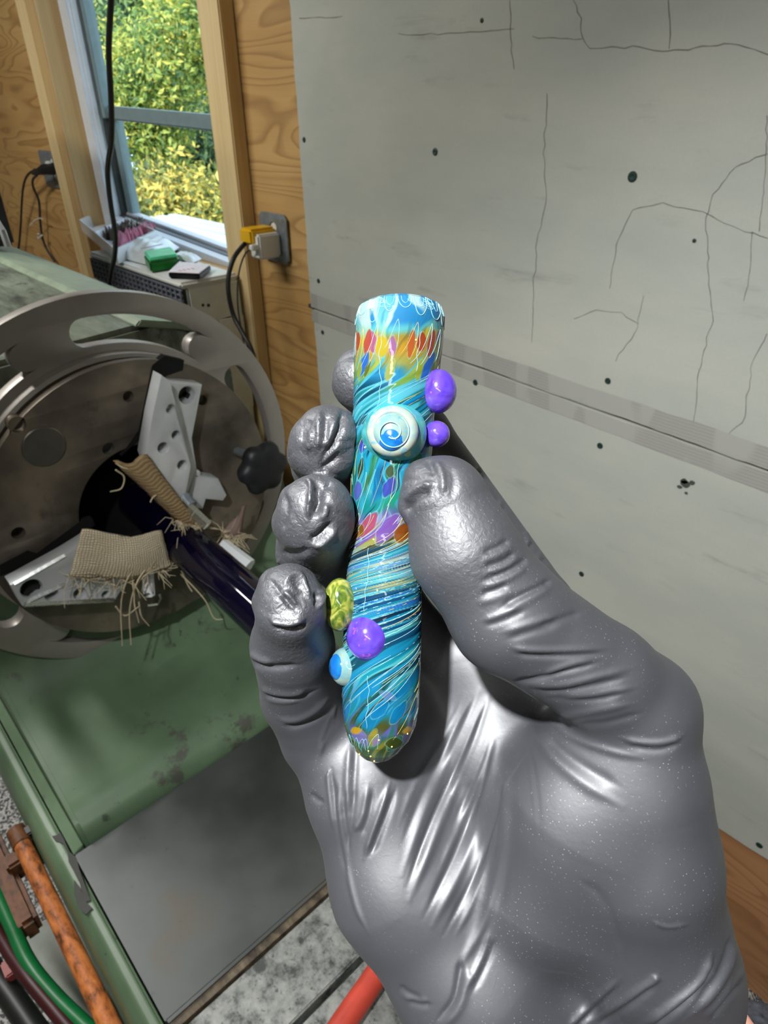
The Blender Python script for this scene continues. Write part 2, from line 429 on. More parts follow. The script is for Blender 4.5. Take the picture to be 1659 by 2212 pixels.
def vcol_glass(name, rough=0.06, trans=0.25):
    t = NT(name).set(Roughness=0.6); t.b.inputs['Specular IOR Level'].default_value = 0.1; a = t.n.new('ShaderNodeAttribute'); a.attribute_name = 'glass_colour'
    t.l.new(a.outputs['Color'], t.b.inputs['Base Color'])
    t.b.inputs['Coat Weight'].default_value = 1.0; t.b.inputs['Coat Roughness'].default_value = 0.03
    tr = t.n.new('ShaderNodeBsdfTranslucent'); t.l.new(a.outputs['Color'], tr.inputs[0])
    mx = t.n.new('ShaderNodeMixShader'); mx.inputs[0].default_value = trans
    t.l.new(t.b.outputs[0], mx.inputs[1]); t.l.new(tr.outputs[0], mx.inputs[2]); t.l.new(mx.outputs[0], t.out.inputs[0]); return t.m
M['art_glass'] = vcol_glass('swirled_art_glass', trans=0.12)
def marble_mat(name, lo, hi, accent):
    t = NT(name).set(Roughness=0.15); t.b.inputs['Coat Weight'].default_value = 1.0; t.b.inputs['Coat Roughness'].default_value = 0.02
    n = t.noise(t.map((1, 1, 1)), 160, 2, 0.5, 1.2); w = t.noise(t.map(loc=(0.3, 0.1, 0)), 260, 2, 0.5, 2.0)
    c = t.ramp(n, [(0.3, lo), (0.7, hi)]); c = t.mix(t.ramp(w, [(0.62, 0.0), (0.7, 0.7)]), c, accent); t.col(c)
    t.b.inputs['Subsurface Weight'].default_value = 0.35; t.b.inputs['Subsurface Radius'].default_value = (0.002, 0.002, 0.003); return t.m
M['purple'] = marble_mat('purple_glass', srgb(70, 44, 160), srgb(108, 80, 200), srgb(176, 90, 176))
M['cyan_cap'] = marble_mat('cyan_glass', srgb(6, 80, 156), srgb(34, 116, 178), srgb(96, 160, 186))
def lime():
    t = NT('lime_glass').set(Roughness=0.15); t.b.inputs['Coat Weight'].default_value = 1.0; t.b.inputs['Coat Roughness'].default_value = 0.02
    w = t.noise(t.map((1, 0.7, 0.55)), 260, 3, 0.5, 2.5)
    t.col(t.ramp(w, [(0.3, srgb(46, 70, 26)), (0.45, srgb(84, 104, 38)), (0.55, srgb(128, 132, 54)), (0.7, srgb(170, 168, 96))])); return t.m
M['lime'] = lime()
M['cream'] = marble_mat('cream_glass', srgb(118, 146, 148), srgb(162, 164, 142), srgb(80, 142, 162))
M['teal_clear'] = marble_mat('clear_teal_glass', srgb(40, 130, 140), srgb(80, 170, 170), srgb(150, 170, 90))
M['pale_ring'] = marble_mat('pale_glass', srgb(92, 140, 148), srgb(142, 152, 136), srgb(66, 136, 160))
M['filament'] = (lambda t: (t.set(Base_Color=srgb(140, 186, 194), Roughness=0.2), t.m)[1])(NT('pale_glass_thread'))
M['filament_gold'] = (lambda t: (t.set(Base_Color=srgb(172, 156, 84), Roughness=0.2), t.m)[1])(NT('gold_glass_thread'))
M['bubble'] = (lambda t: (t.set(Base_Color=srgb(255, 214, 120), Roughness=0.08), t.m)[1])(NT('amber_spot'))
# ------------------------------------------------------------------ room shell
YP, YB, YC = 0.948, 0.933, 0.91          # plywood face, cement board face, stud face
def struct(name, mb, mat, parent=None, **kw):
    o = mb.build(name, mat, parent, **kw)
    if parent is None: o['kind'] = 'structure'
    return o
struct('floor', MB().box((-4, -2.6, -0.08), (2.4, 1.06, 0.0)), M['floor'])
struct('ceiling', MB().box((-4, -2.6, 2.45), (2.4, 1.1, 2.55)), M['ceiling_paint'])
struct('wall_front', MB().box((-4, -2.7, 0), (2.4, -2.6, 2.45)), M['wall_paint'])
struct('wall_left', MB().box((-4.1, -2.6, 0), (-4.0, 1.06, 2.45)), M['wall_paint'])
struct('wall_right', MB().box((2.4, -2.6, 0), (2.5, 1.06, 2.45)), M['wall_paint'])

wall = empty('wall_back', (-1.2, YP, 0), kind='structure')
WX0, WX1, WZ0, WZ1 = -2.497, -1.55, 1.12, 2.36
sill_l, sill_r = 1.182, 1.126
def sheet(name, a, b, mat): MB().box(a, b).build(name, mat, wall, origin=a)
sheet('plywood_sheet', (-4.0, YP, 0), (WX0 - 0.01, YP + 0.10, 2.45), M['plywood'])
sheet('plywood_sheet', (WX1, YP, 0), (2.4, YP + 0.10, 2.45), M['plywood'])
sheet('plywood_sheet', (WX0 - 0.01, YP, 0), (WX1, YP + 0.10, WZ0), M['plywood'])
sheet('plywood_sheet', (WX0 - 0.01, YP, WZ1), (WX1, YP + 0.10, 2.45), M['plywood'])
def stud(x0, x1, mat, y0=YC, y1=YP, z0=0.0, z1=2.45):
    MB().box((x0, y0, z0), (x1, y1, z1)).build('wall_stud', mat, wall, bevel=0.003, origin=(x0, y0, z0))
stud(-2.652, -2.566, M['stud']); stud(-2.564, -2.497, M['stud_dark'])
MB().box((-2.512, YC + 0.002, 0), (-2.4965, YP + 0.036, 2.44)).build('jamb_board', M['stud_dark'], wall, origin=(-2.512, YC, 0))  # browner pine paints in the weaker light on this side face
stud(-1.563, -1.475, M['stud'])
# cement boards, screws, tape
SEAM0, SEAM1 = at(672, 665, 1, YB), at(1659, 1018, 1, YB)
zs = lambda x: SEAM0[2] + (SEAM1[2] - SEAM0[2]) * (x - SEAM0[0]) / (SEAM1[0] - SEAM0[0])
LOW0, LOW1 = at(1551, 1789, 1, YB), at(1659, 1858, 1, YB)
XL = at(618, 0, 1, YB)[0]; XL2 = at(690, 860, 1, YB)[0]
XR = 1.9
def board(name, x0a, x0b, zlo, zhi, jag=0.0015):
    n = 60; poly = []
    for k in range(n + 1):
        z = zlo(x0b) + (zhi(x0a) - zlo(x0b)) * k / n
        poly.append((x0a * k / n + x0b * (1 - k / n) + (random.uniform(-jag, jag) if 0 < k < n else 0), z))
    poly += [(XR, zhi(XR))]
    m = 80
    for k in range(m): 
        x = XR + (x0b - XR) * k / m; poly.append((x, zlo(x) + random.uniform(-jag, jag)))
    b = MB().extr([(p[0], p[1]) for p in poly], YB, YP - 0.0005, 1).build(name, M['cement'], wall, origin=(x0a, YB, zlo(x0a)), smooth=0.3)
    return b
up = board('cement_board', XL, at(672, 660, 1, YB)[0], lambda x: zs(x) + 0.002, lambda x: 2.44)
low = board('cement_board', at(677, 672, 1, YB)[0], at(705, 950, 1, YB)[0], lambda x: LOW0[2] + (LOW1[2] - LOW0[2]) * (x - LOW0[0]) / (LOW1[0] - LOW0[0]), lambda x: zs(x) - 0.002)
MB().hexa([(XL, YB + 0.006, zs(XL) - 0.004), (XR, YB + 0.006, zs(XR) - 0.004), (XR, YP, zs(XR) - 0.004), (XL, YP, zs(XL) - 0.004)],
          [(XL, YB + 0.006, zs(XL) + 0.004), (XR, YB + 0.006, zs(XR) + 0.004), (XR, YP, zs(XR) + 0.004), (XL, YP, zs(XL) + 0.004)]).build('board_joint', M['seam'], wall)
def tape_band(name, lo, hi, par):
    n = 90; G = []
    for k in range(n + 1):
        x = XL + 0.02 + (XR - XL - 0.02) * k / n
        G.append([(x, YB - 0.0007, zs(x) + lo + random.uniform(-1, 1) * 0.0008), (x, YB - 0.0007, zs(x) + hi + random.uniform(-1, 1) * 0.0012)])
    mb = MB().grid(G)
    ob = mb.build(name, M['tape'], par)
tape_band('joint_tape', 0.003, 0.034, up); tape_band('joint_tape', -0.030, -0.003, low)
for px, py, r, par in ((940, 328, 7, up), (1366, 382, 10, up), (657, 302, 5, up), (688, 607, 5, up), (697, 718, 5, low), (1027, 826, 7, low),
                  (1313, 823, 7, up), (1296, 963, 7, low), (1256, 1240, 6, low), (1640, 1826, 6, low), (1041, 44, 4, up), (1500, 520, 4, up)):
    p = at(px, py, 1, YB); rr = r * np.linalg.norm(p - CAM) / FPX
    MB().lathe([(0, rr), (0.0012, rr * 0.9), (0.0018, rr * 0.5), (0.0012, rr * 0.3), (0.0012, 0.0001)], p + np.array([0, 0.0004, 0]), (0, -1, 0), 12, cap=False).build('screw', M['screw'], par, origin=p)
p = at(1482, 1046, 1, YB)
mb = MB(); 
for dx, dz, r in ((0, 0, .008), (.008, .006, .005), (-.008, -.008, .004), (.004, -.014, .003), (-.004, .004, .006)):
    mb.add([(p[0] + dx + r * math.cos(a) * random.uniform(.7, 1.2), YB - 0.0006, p[2] + dz + 0.8 * r * math.sin(a)) for a in [k * .7 for k in range(9)]], [tuple(range(9))])
mb.build('oil_spot', M['stain'], low)
# hairline cracks: thin raised-edge lines in the upper board
def crack(pts, w, par):
    P = []
    for i in range(len(pts) - 1):
        a, b = np.array(pts[i], float), np.array(pts[i + 1], float); n = max(2, int(np.linalg.norm(b - a) / 14))
        for k in range(n): P.append(a + (b - a) * k / n + RNG.normal(0, 1.6, 2))
    P.append(np.array(pts[-1], float)); W = [at(q[0], q[1], 1, YB - 0.0004) for q in P]; mb = MB(); G = []
    for i, q in enumerate(W):
        d = W[min(i + 1, len(W) - 1)] - W[max(i - 1, 0)]; nrm = np.array([-d[2], 0, d[0]]); nrm /= max(1e-9, np.linalg.norm(nrm))
        ww = w * (0.4 + 0.6 * RNG.random()); G.append([q - nrm * ww / 2, q + nrm * ww / 2])
    mb.grid(G).build('hairline_crack', M['crack'], par)
for pts in ([(1443, 0), (1448, 60), (1445, 105)], [(1240, 0), (1256, 40), (1256, 82), (1275, 105), (1380, 100), (1430, 112), (1500, 105), (1580, 92), (1659, 118)],
            [(860, 75), (1000, 72), (1110, 62)], [(1150, 80), (1256, 84)], [(1180, 200), (1176, 330), (1180, 440), (1160, 520), (1155, 600), (1148, 740)],
            [(1659, 330), (1590, 360), (1540, 420), (1525, 470), (1530, 600), (1540, 690), (1510, 800), (1498, 910)], [(1318, 625), (1330, 530), (1365, 455), (1430, 440), (1520, 460), (1580, 490), (1659, 515)],
            [(1625, 500), (1620, 600), (1606, 650)], [(1659, 720), (1625, 780), (1610, 900), (1570, 945)], [(1659, 250), (1650, 400), (1640, 500)],
            [(1390, 640), (1370, 720), (1330, 780)], [(1240, 690), (1290, 670), (1340, 675), (1380, 700)], [(645, 40), (740, 35)], [(1104, 0), (1102, 110), (1110, 150)]):
    crack(pts, 0.0014, up)

MB().box((XL, YP - 0.011, 0.0), (1.9, YP - 0.0005, LOW0[2] + 0.03)).build('plywood_strip', M['plywood_low'], wall, origin=(XL, YP, 0))
# window
win = empty('window_1', (WX0, 1.0, sill_r), kind='structure')
ZT = WZ1
mb = MB().box((WX0, 0.981, 1.10), (-2.432, 1.06, ZT)); mb.build('window_frame', M['vinyl'], win, bevel=0.003)
MB().box((-1.60, 0.981, 1.10), (-1.54, 1.06, ZT)).build('window_frame', M['vinyl'], win, bevel=0.003)
MB().box((WX0, 0.981, ZT - 0.06), (-1.54, 1.06, ZT)).build('window_frame', M['vinyl'], win, bevel=0.003)
MB().box((-2.440, 0.995, 1.12), (-2.426, 1.010, ZT)).build('window_stop', M['vinyl'], win, bevel=0.001)
MB().box((-2.432, 1.02, 1.12), (-2.424, 1.056, ZT)).build('track', M['track'], win)
MB().box((-2.424, 1.018, 1.465), (-2.400, 1.052, ZT)).build('sash_stile', M['vinyl_teal'], win, bevel=0.002)
MB().box((-2.424, 1.040, 1.16), (-2.388, 1.072, 1.47)).build('sash_stile', M['vinyl_teal'], win, bevel=0.003)
MB().hexa([(-2.424, 1.03, 1.462), (-1.56, 1.03, 1.434), (-1.56, 1.06, 1.434), (-2.424, 1.06, 1.462)],
          [(-2.424, 1.03, 1.500), (-1.56, 1.03, 1.472), (-1.56, 1.06, 1.472), (-2.424, 1.06, 1.500)]).build('meeting_rail', M['vinyl_teal'], win, bevel=0.004)
def slope_bar(name, z0, z1, y0, y1, mat, xl=-2.47, xr=-1.52, bev=0.003):
    MB().hexa([(xl, y0, sill_l + z0), (xr, y0, sill_r + z0), (xr, y1, sill_r + z0), (xl, y1, sill_l + z0)],
              [(xl, y0, sill_l + z1), (xr, y0, sill_r + z1), (xr, y1, sill_r + z1), (xl, y1, sill_l + z1)]).build(name, mat, win, bevel=bev)
slope_bar('window_sill', -0.028, -0.004, 0.975, 1.064, M['vinyl'])
slope_bar('sash_rail', -0.014, -0.002, 1.010, 1.062, M['track'], bev=0)
slope_bar('sash_rail', -0.010, 0.006, 1.035, 1.07, M['vinyl'])
MB().box((-2.40, 1.050, 1.18), (-1.58, 1.053, 1.46)).build('pane', M['pane'], win)
MB().box((-2.41, 1.036, 1.46), (-1.58, 1.039, ZT - 0.05)).build('pane', M['pane'], win)

# ------------------------------------------------------------------ garden beyond the window
struct('ground_outside', MB().box((-30, 1.3, -0.9), (10, 24, -0.8)), plain('grass_ground', srgb(96, 116, 52), 0.9))
roof = empty('metal_roof', (-3.0, 1.75, 0.86), kind='structure')
for k in range(11):
    y = 1.30 + k * 0.085
    MB().extr([(y, 0.872 + 0.0012 * k), (y + 0.02, 0.89), (y + 0.06, 0.89), (y + 0.082, 0.872)], -4.4, -2.2, 0).build('roof_slat', M['off_white'], roof)
def leafmat(name, cs):
    t = NT(name).set(Roughness=0.55)
    gi = t.n.new('ShaderNodeNewGeometry')
    n = t.noise(t.map(), 1.6, 2); f = t.math('ADD', t.math('MULTIPLY', gi.outputs['Random Per Island'], 0.45), t.math('MULTIPLY', n, 0.6))
    c = t.ramp(f, [(0.28 + 0.46 * i / (len(cs) - 1), q) for i, q in enumerate(cs)]); t.col(c)
    tr = t.n.new('ShaderNodeBsdfTranslucent'); t.l.new(c, tr.inputs[0]); mx = t.n.new('ShaderNodeMixShader'); mx.inputs[0].default_value = 0.35
    t.l.new(t.b.outputs[0], mx.inputs[1]); t.l.new(tr.outputs[0], mx.inputs[2]); t.l.new(mx.outputs[0], t.out.inputs[0]); return t.m
LM = [leafmat('leaf_yellow_green', [srgb(58, 88, 52), srgb(104, 134, 66), srgb(158, 172, 84), srgb(206, 196, 96)]),
      leafmat('leaf_gold', [srgb(60, 76, 48), srgb(116, 128, 66), srgb(178, 168, 80), srgb(222, 196, 100)]),
      leafmat('leaf_deep', [srgb(44, 66, 52), srgb(74, 104, 74), srgb(108, 136, 92), srgb(150, 168, 108)])]
bark = plain('bark', srgb(92, 76, 60), 0.9)
def tree(c, R, nleaf, mat, label, size=0.13, seed=0):
    rg = np.random.default_rng(seed); c = np.array(c)
    root = empty('garden_tree', (c[0], c[1], -0.8), label, 'tree', 'trees beyond the window')
    sub = [c + np.array(R) * v * 0.62 for v in rg.normal(0, 0.55, (16, 3))]
    P = np.array([sub[i] for i in rg.integers(0, len(sub), nleaf)]) + rg.normal(0, 1, (nleaf, 3)) * np.array(R) * 0.2
    a = rg.normal(0, 1, (nleaf, 3)); a /= np.linalg.norm(a, axis=1)[:, None]
    b = np.cross(a, rg.normal(0, 1, (nleaf, 3))); b /= np.linalg.norm(b, axis=1)[:, None]
    s = size * rg.uniform(0.5, 1.15, (nleaf, 1)); nn = np.cross(a, b) * s * 0.18
    V = np.stack([P - a * s, P + b * s * 0.4 + nn, P + a * s, P - b * s * 0.4 + nn], 1).reshape(-1, 3) - np.array(root.location)
    me = bpy.data.meshes.new('foliage'); idx = np.arange(nleaf * 4).reshape(-1, 4)
    F = np.concatenate([idx[:, [0, 1, 2]], idx[:, [0, 2, 3]]])
    me.from_pydata(V.tolist(), [], F.tolist()); o = bpy.data.objects.new('foliage', me); COL.objects.link(o); me.materials.append(mat); o.parent = root; o['kind'] = 'stuff'
    MB().tube([(c[0], c[1], -0.82), (c[0] + 0.1, c[1], c[2] - R[2]), (c[0], c[1], c[2] + R[2] * 0.4)], [0.16, 0.11, 0.05], 8).build('trunk', bark, root)
tree((-8.4, 4.1, 0.3), (1.3, 0.8, 0.9), 13000, LM[1], 'low gold-tinged tree nearest the window, seen through its lower pane', 0.055, 1)
tree((-11.0, 5.2, 1.3), (1.7, 1.0, 1.2), 15000, LM[0], 'yellow-green tree seen through the window beside its left frame', 0.06, 2)
tree((-9.0, 5.4, 2.4), (1.6, 1.0, 1.2), 15000, LM[0], 'tall yellow-green tree filling the upper pane next to the pine stud', 0.058, 3)
tree((-13.5, 7.0, 3.4), (2.2, 1.2, 1.8), 12000, LM[2], 'dark green tree standing behind the yellow-green ones', 0.09, 4)
tree((-12.5, 7.4, 0.6), (2.6, 1.0, 1.5), 12000, LM[2], 'wide dark green tree behind the low gold-tinged one', 0.09, 5)
tree((-17.0, 10.5, 3.2), (3.4, 1.0, 3.2), 9000, LM[2], 'furthest dark green tree closing the view from the window', 0.2, 6)
tree((-15.5, 9.6, 0.2), (4.2, 1.0, 2.0), 9000, LM[2], 'deep green bushy tree along the end of the garden', 0.2, 7)
tree((-20.5, 10.2, 4.6), (3.0, 1.0, 3.0), 7000, LM[0], 'far pale tree showing between the dark ones at the pane top', 0.2, 8)
# ------------------------------------------------------------------ glass lathe
XC = -0.90                                # plane of the big ring
YA, ZA = 0.3024, CAM_Z - 0.4995           # spindle axis
lathe = empty('glass_lathe', (-0.9, 0.3, 0.0), 'green painted glassworking lathe with worn bed, along the wall under the window', 'lathe')
zb = CAM_Z - 0.85                         # bed plate height
# headstock casting behind the ring
prof = [(0.055, zb - 0.02), (0.055, 1.10), (0.075, 1.17), (0.13, 1.2), (0.44, 1.215), (0.475, 1.20), (0.545, 1.165), (0.56, 1.10), (0.56, zb - 0.02)]
MB().extr(prof, -2.4, -0.99, 0).build('headstock', M['grease'], lathe, bevel=0.008, seg=2)
MB().extr([(0.40, 1.214), (0.47, 1.196), (0.548, 1.168), (0.551, 1.176), (0.475, 1.206), (0.41, 1.2225)], -2.4, -0.985, 0).build('headstock_shoulder', plain('grey_green_shoulder', srgb(128, 142, 120), 0.45), lathe, bevel=0.002)
MB().lathe([(0, 0.17), (0.045, 0.17), (0.05, 0.16)], (-1.0, YA, ZA), (1, 0, 0), 40).build('spindle_nose', M['oily'], lathe)
# base casting below the ring: upright face running out into a sloping ledge
pf = [(-0.96, 0.90), (-0.935, 0.80), (-0.90, 0.745), (-0.85, 0.715), (-0.80, 0.705), (-0.70, 0.690), (-0.668, 0.680), (-0.655, 0.662), (-0.651, zb - 0.01), (-0.651, 0.50), (-1.6, 0.50), (-1.6, 0.90)]
mb = MB(); n = len(pf); V = [];
for y in (0.049, 0.62):
    V += [(p[0], y, p[1]) for p in pf]
mb.add(V, [tuple(range(n)), tuple(range(2 * n - 1, n - 1, -1))] + [(k, n + k, n + (k + 1) % n, (k + 1) % n) for k in range(n)])
mb.build('base_casting', M['green_worn'], lathe, bevel=0.006, smooth=0.9)
# front apron with rounded lip
ap = [(0.0335, 0.40), (0.0335, zb - 0.012), (0.031, zb - 0.005), (0.024, zb - 0.003), (0.014, zb - 0.008), (0.006, zb - 0.024), (0.001, zb - 0.06), (0.001, 0.40)]
MB().extr(ap, -1.65, 0.5, 0).build('apron', M['green'], lathe, bevel=0.002, smooth=1.0)
MB().extr([(0.034, 0.40), (0.034, zb - 0.003), (0.048, zb + 0.004), (0.048, 0.40)], -1.65, -0.652, 0).build('apron', M['green_worn'], lathe, bevel=0.001)
# bare patch where paint broke from the corner
def chip(name, pix, z, mat):
    P = [at(px, py, 2, z) for px, py in pix]
    MB().add([tuple(p) for p in P] + [(p[0], p[1], p[2] - .0006) for p in P], [tuple(range(len(P))), tuple(range(2 * len(P) - 1, len(P) - 1, -1))] + [(k, len(P) + k, len(P) + (k + 1) % len(P), (k + 1) % len(P)) for k in range(len(P))]).build(name, mat, lathe)
chip('paint_chip', [(102, 1792), (112, 1806), (122, 1804), (130, 1798), (138, 1812), (150, 1840), (165, 1852), (172, 1880), (186, 1918), (196, 1945), (186, 1948), (178, 1930), (172, 1908), (158, 1880), (148, 1862), (146, 1840), (136, 1822), (118, 1815)], zb - 0.0015, M['bare_dark'])
chip('paint_chip', [(160, 1900), (172, 1916), (186, 1948), (200, 1962), (186, 1975), (168, 1960), (160, 1930)], zb - 0.0018, M['bare_dark'])
# cover plate and bed ways
MB().box((-0.649, 0.034, zb - 0.012), (-0.392, 0.50, zb)).build('cover_plate', M['cover'], lathe, bevel=0.0015)
MB().box((-0.389, 0.036, zb - 0.016), (-0.379, 0.50, zb - 0.002)).build('edge_strip', M['old_strip'], lathe)
MB().box((-0.392, 0.036, zb - 0.012), (-0.388, 0.50, zb + 0.0015)).build('edge_strip', M['cover'], lathe)
MB().box((-0.376, 0.036, zb - 0.03), (-0.298, 0.50, zb - 0.004)).build('bed_way', M['iron'], lathe, bevel=0.002)
MB().box((-0.292, 0.036, zb - 0.03), (-0.20, 0.50, zb - 0.010)).build('bed_way', M['iron'], lathe, bevel=0.002)
MB().box((-0.194, 0.036, zb - 0.03), (0.5, 0.50, zb - 0.006)).build('bed_way', M['iron'], lathe, bevel=0.002)
MB().box((-0.65, 0.036, 0.42), (0.5, 0.51, zb - 0.031)).build('bed_frame', M['green'], lathe)
MB().box((-1.5, 0.10, 0.0), (-0.7, 0.55, 0.5)).build('pedestal', M['green'], lathe, bevel=0.01)
MB().box((0.0, 0.10, 0.0), (0.45, 0.48, 0.43)).build('pedestal', M['green'], lathe, bevel=0.01)
# rusted drive rod along the front, its bracket, plain guard sheet below
zr = zb - 0.05
r0 = at(45, 1815, 2, zr); r1 = at(150, 2035, 2, zr); r2 = at(232, 2205, 2, zr)
yr = (r0[1] + r1[1] + r2[1]) / 3
MB().lathe([(0, 0.006), (0.002, 0.0115), (1.25, 0.0115)], (r0[0] - 0.005, yr, zr), (1, 0, 0), 18).build('drive_rod', M['rust_orange'], lathe)
MB().lathe([(0, 0.013), (0.03, 0.013)], (r0[0] - 0.02, yr, zr), (1, 0, 0), 14).build('rod_collar', M['rust_brown'], lathe)
MB().box((r0[0] - 0.012, yr, zr - 0.008), (r0[0] + 0.004, 0.012, zr + 0.008)).build('rod_pin', M['black_plastic'], lathe, bevel=0.002)
b0 = at(35, 1860, 2, zr - 0.06)
MB().box((r0[0] - 0.12, yr - 0.045, zr - 0.075), (r0[0] + 0.10, yr - 0.020, zr - 0.035)).build('rod_bracket', M['rust_brown'], lathe, bevel=0.006)
MB().box((r0[0] - 0.01, yr - 0.03, zr - 0.06), (r0[0] + 0.015, 0.012, zr - 0.02)).build('rod_bracket', M['rust_brown'], lathe, bevel=0.004)
g0 = at(70, 1950, 2, 0.30); g1 = at(170, 2212, 2, 0.30)
MB().box((g0[0] + 0.05, -0.075, 0.295), (g0[0] + 1.2, 0.02, 0.305)).build('guard_sheet', plain('grey_green_sheet', srgb(122, 128, 116), 0.5), lathe)

# ------------------------------------------------------------------ the chuck
chuck = empty('lathe_chuck', (XC, YA, ZA), 'large round steel chuck with slotted rim ring, aluminium jaws and black centre hole', 'chuck')
R = 0.2925; XF = XC + 0.055; RP = 0.2145
def ringloop(r, n=120): return [(YA + r * math.cos(2 * math.pi * k / n), ZA + r * math.sin(2 * math.pi * k / n)) for k in range(n)]
loops = [ringloop(R)]
for k in range(6):
    a0 = math.radians(71 + 60 * k); h = math.radians(20.5); ri, ro = 0.225, 0.263; rc = (ri + ro) / 2; hw = (ro - ri) / 2; L = []
    for i in range(17): a = a0 - h + 2 * h * i / 16; L.append((YA + ro * math.cos(a), ZA + ro * math.sin(a)))
    for i in range(1, 8):
        q = math.pi * i / 8; a = a0 + h; L.append((YA + rc * math.cos(a) + hw * (math.cos(q) * math.cos(a) - math.sin(q) * math.sin(a)), ZA + rc * math.sin(a) + hw * (math.cos(q) * math.sin(a) + math.sin(q) * math.cos(a))))
    for i in range(17): a = a0 + h - 2 * h * i / 16; L.append((YA + ri * math.cos(a), ZA + ri * math.sin(a)))
    for i in range(1, 8):
        q = math.pi * i / 8; a = a0 - h; L.append((YA + rc * math.cos(a) - hw * (math.cos(q) * math.cos(a) + math.sin(q) * math.sin(a)), ZA + rc * math.sin(a) - hw * (math.cos(q) * math.sin(a) - math.sin(q) * math.cos(a))))
    loops.append(L)
loops.append(ringloop(0.16))
plate2d('rim_ring', loops, 0.022, M['steel_ring'], chuck, lambda u, v, w: (XC - 0.011 + w, u, v), bevel=0.0015)
MB().lathe([(0, RP), (0.050, RP), (0.055, RP - 0.004)], (XC - 0.03, YA, ZA), (1, 0, 0), 120, cap=False).build('drum', M['steel_ring'], chuck)
RB = 0.094
def hole(px, py, r): q = at(px, py, 0, XF); return circ(q[1], q[2], r, 16)
loops = [ringloop(RP - 0.0005), ringloop(RB, 64)] + [hole(*h) for h in ((278, 857, .0075), (437, 865, .0075), (40, 1152, .0085), (235, 970, .0085), (38, 918, .010))]
plate2d('face_plate', loops, 0.012, M['oily'], chuck, lambda u, v, w: (XF - 0.006 + w, u, v), bevel=0.001)
MB().lathe([(0, RB + 0.004), (-0.085, RB + 0.004), (-0.086, 0.001)], (XF - 0.011, YA, ZA), (1, 0, 0), 48, cap=False).build('spindle_bore', M['void'], chuck)
q = at(95, 965, 0, XF); MB().lathe([(-0.003, 0.027), (0.001, 0.027), (0.002, 0.0255), (0.0015, 0.0001)], q, (1, 0, 0), 32, cap=False).build('face_plug', plain('plug_grey', srgb(112, 108, 100), 0.4, 0.7), chuck)
# jaws: solid aluminium brackets
def prism(name, pix, x1, x0, mat, parent, holes=(), bevel=0.0015):
    P = [at(px, py, 0, x1)[1:] for px, py in pix]
    loops = [[(p[0], p[1]) for p in P]] + [circ(*at(px, py, 0, x1)[1:], r, 18) for px, py, r in holes]
    return plate2d(name, loops, x1 - x0, mat, parent, lambda u, v, w: ((x0 + x1) / 2 + w, u, v), bevel=bevel)
j1 = prism('jaw', [(349, 810), (368, 824), (413, 1008), (398, 1085), (352, 1085), (314, 985), (330, 893)], -0.790, -0.815, M['alu'], chuck,
           [(369, 884, .0065), (381, 940, .0065), (353, 968, .008), (394, 1005, .0075)])
prism('jaw_block', [(372, 826), (437, 831), (415, 947), (425, 1012), (404, 1070), (375, 1060)], -0.8155, -0.843, M['alu'], j1, [(404, 854, .0125)])
mb = MB().lathe([(0, .0065), (.014, .0065)], at(404, 854, 0, -0.842), (1, 0, 0), 18); mb.build('jaw_bolt', M['void'], j1)
prism('jaw_slot', [(356, 768), (398, 778), (395, 800), (360, 812), (340, 830), (318, 935), (290, 960), (262, 985), (300, 930), (330, 790)], XF + 0.0015, XF - 0.01, M['void'], chuck, bevel=0)  # solid black slab, the dark of a slot put in as colour
j2 = prism('jaw', [(23, 1264), (142, 1198), (205, 1158), (285, 1172), (300, 1215), (248, 1298), (49, 1310)], -0.800, -0.826, M['alu'], chuck,
           [(68, 1272, .0135), (112, 1285, .009), (173, 1283, .009), (229, 1285, .006)])
MB().lathe([(0, .013), (.012, .013), (.012, .007), (.006, .006), (.006, .0005)], at(68, 1272, 0, -0.818), (1, 0, 0), 20, cap=False).build('jaw_bolt', M['black_plastic'], j2)
def rim_bar(pa, pb, w, par):
    a, b = at(*pa, 0, -0.800), at(*pb, 0, -0.800); MB().tube([a, b], w, 4).build('jaw_rim', M['bright_steel'], par)
rim_bar((30, 1262), (140, 1200), .003, j2); rim_bar((52, 1307), (246, 1296), .0035, j2); rim_bar((250, 1236), (284, 1219), .003, j2)
rim_bar((58, 1300), (140, 1262), .0035, j2)
prism('jaw_slot', [(0, 1222), (60, 1190), (80, 1196), (170, 1130), (200, 1120), (205, 1135), (75, 1215), (0, 1245)], XF + 0.0015, XF - 0.01, M['void'], chuck, bevel=0)
j3 = prism('jaw', [(420, 1025), (472, 1034), (490, 1070), (482, 1082), (445, 1078), (438, 1100), (402, 1090)], -0.815, -0.840, M['alu'], chuck, [(426, 1024, .006)])
a, b = at(392, 1082, 0, -0.79), at(448, 1135, 0, -0.75)
MB().tube([a, b], 0.0085, 6).build('jaw_peg', M['bright_steel'], j3)
MB().tube([at(396, 1075, 0, -0.795), at(412, 1095, 0, -0.78)], 0.011, 10).build('jaw_peg', M['grey_metal'], j3)
a, b = at(478, 1180, 0, -0.79), at(538, 1225, 0, -0.74)
MB().tube([a, b], 0.014, 8).build('jaw_sleeve', M['clear'], j3)
MB().tube([at(318, 1222, 0, -0.80), at(322, 1285, 0, -0.795)], 0.009, 8).build('jaw_peg', M['clear'], j2)
mb = MB(); mb.tube([at(*p, 0, -0.79) for p in ((308, 1286), (330, 1280))], 0.003, 6); mb.tube([at(*p, 0, -0.79) for p in ((318, 1308), (340, 1305), (347, 1292), (344, 1282))], 0.0022, 6); mb.build('jaw_clip', M['bright_steel'], j2)
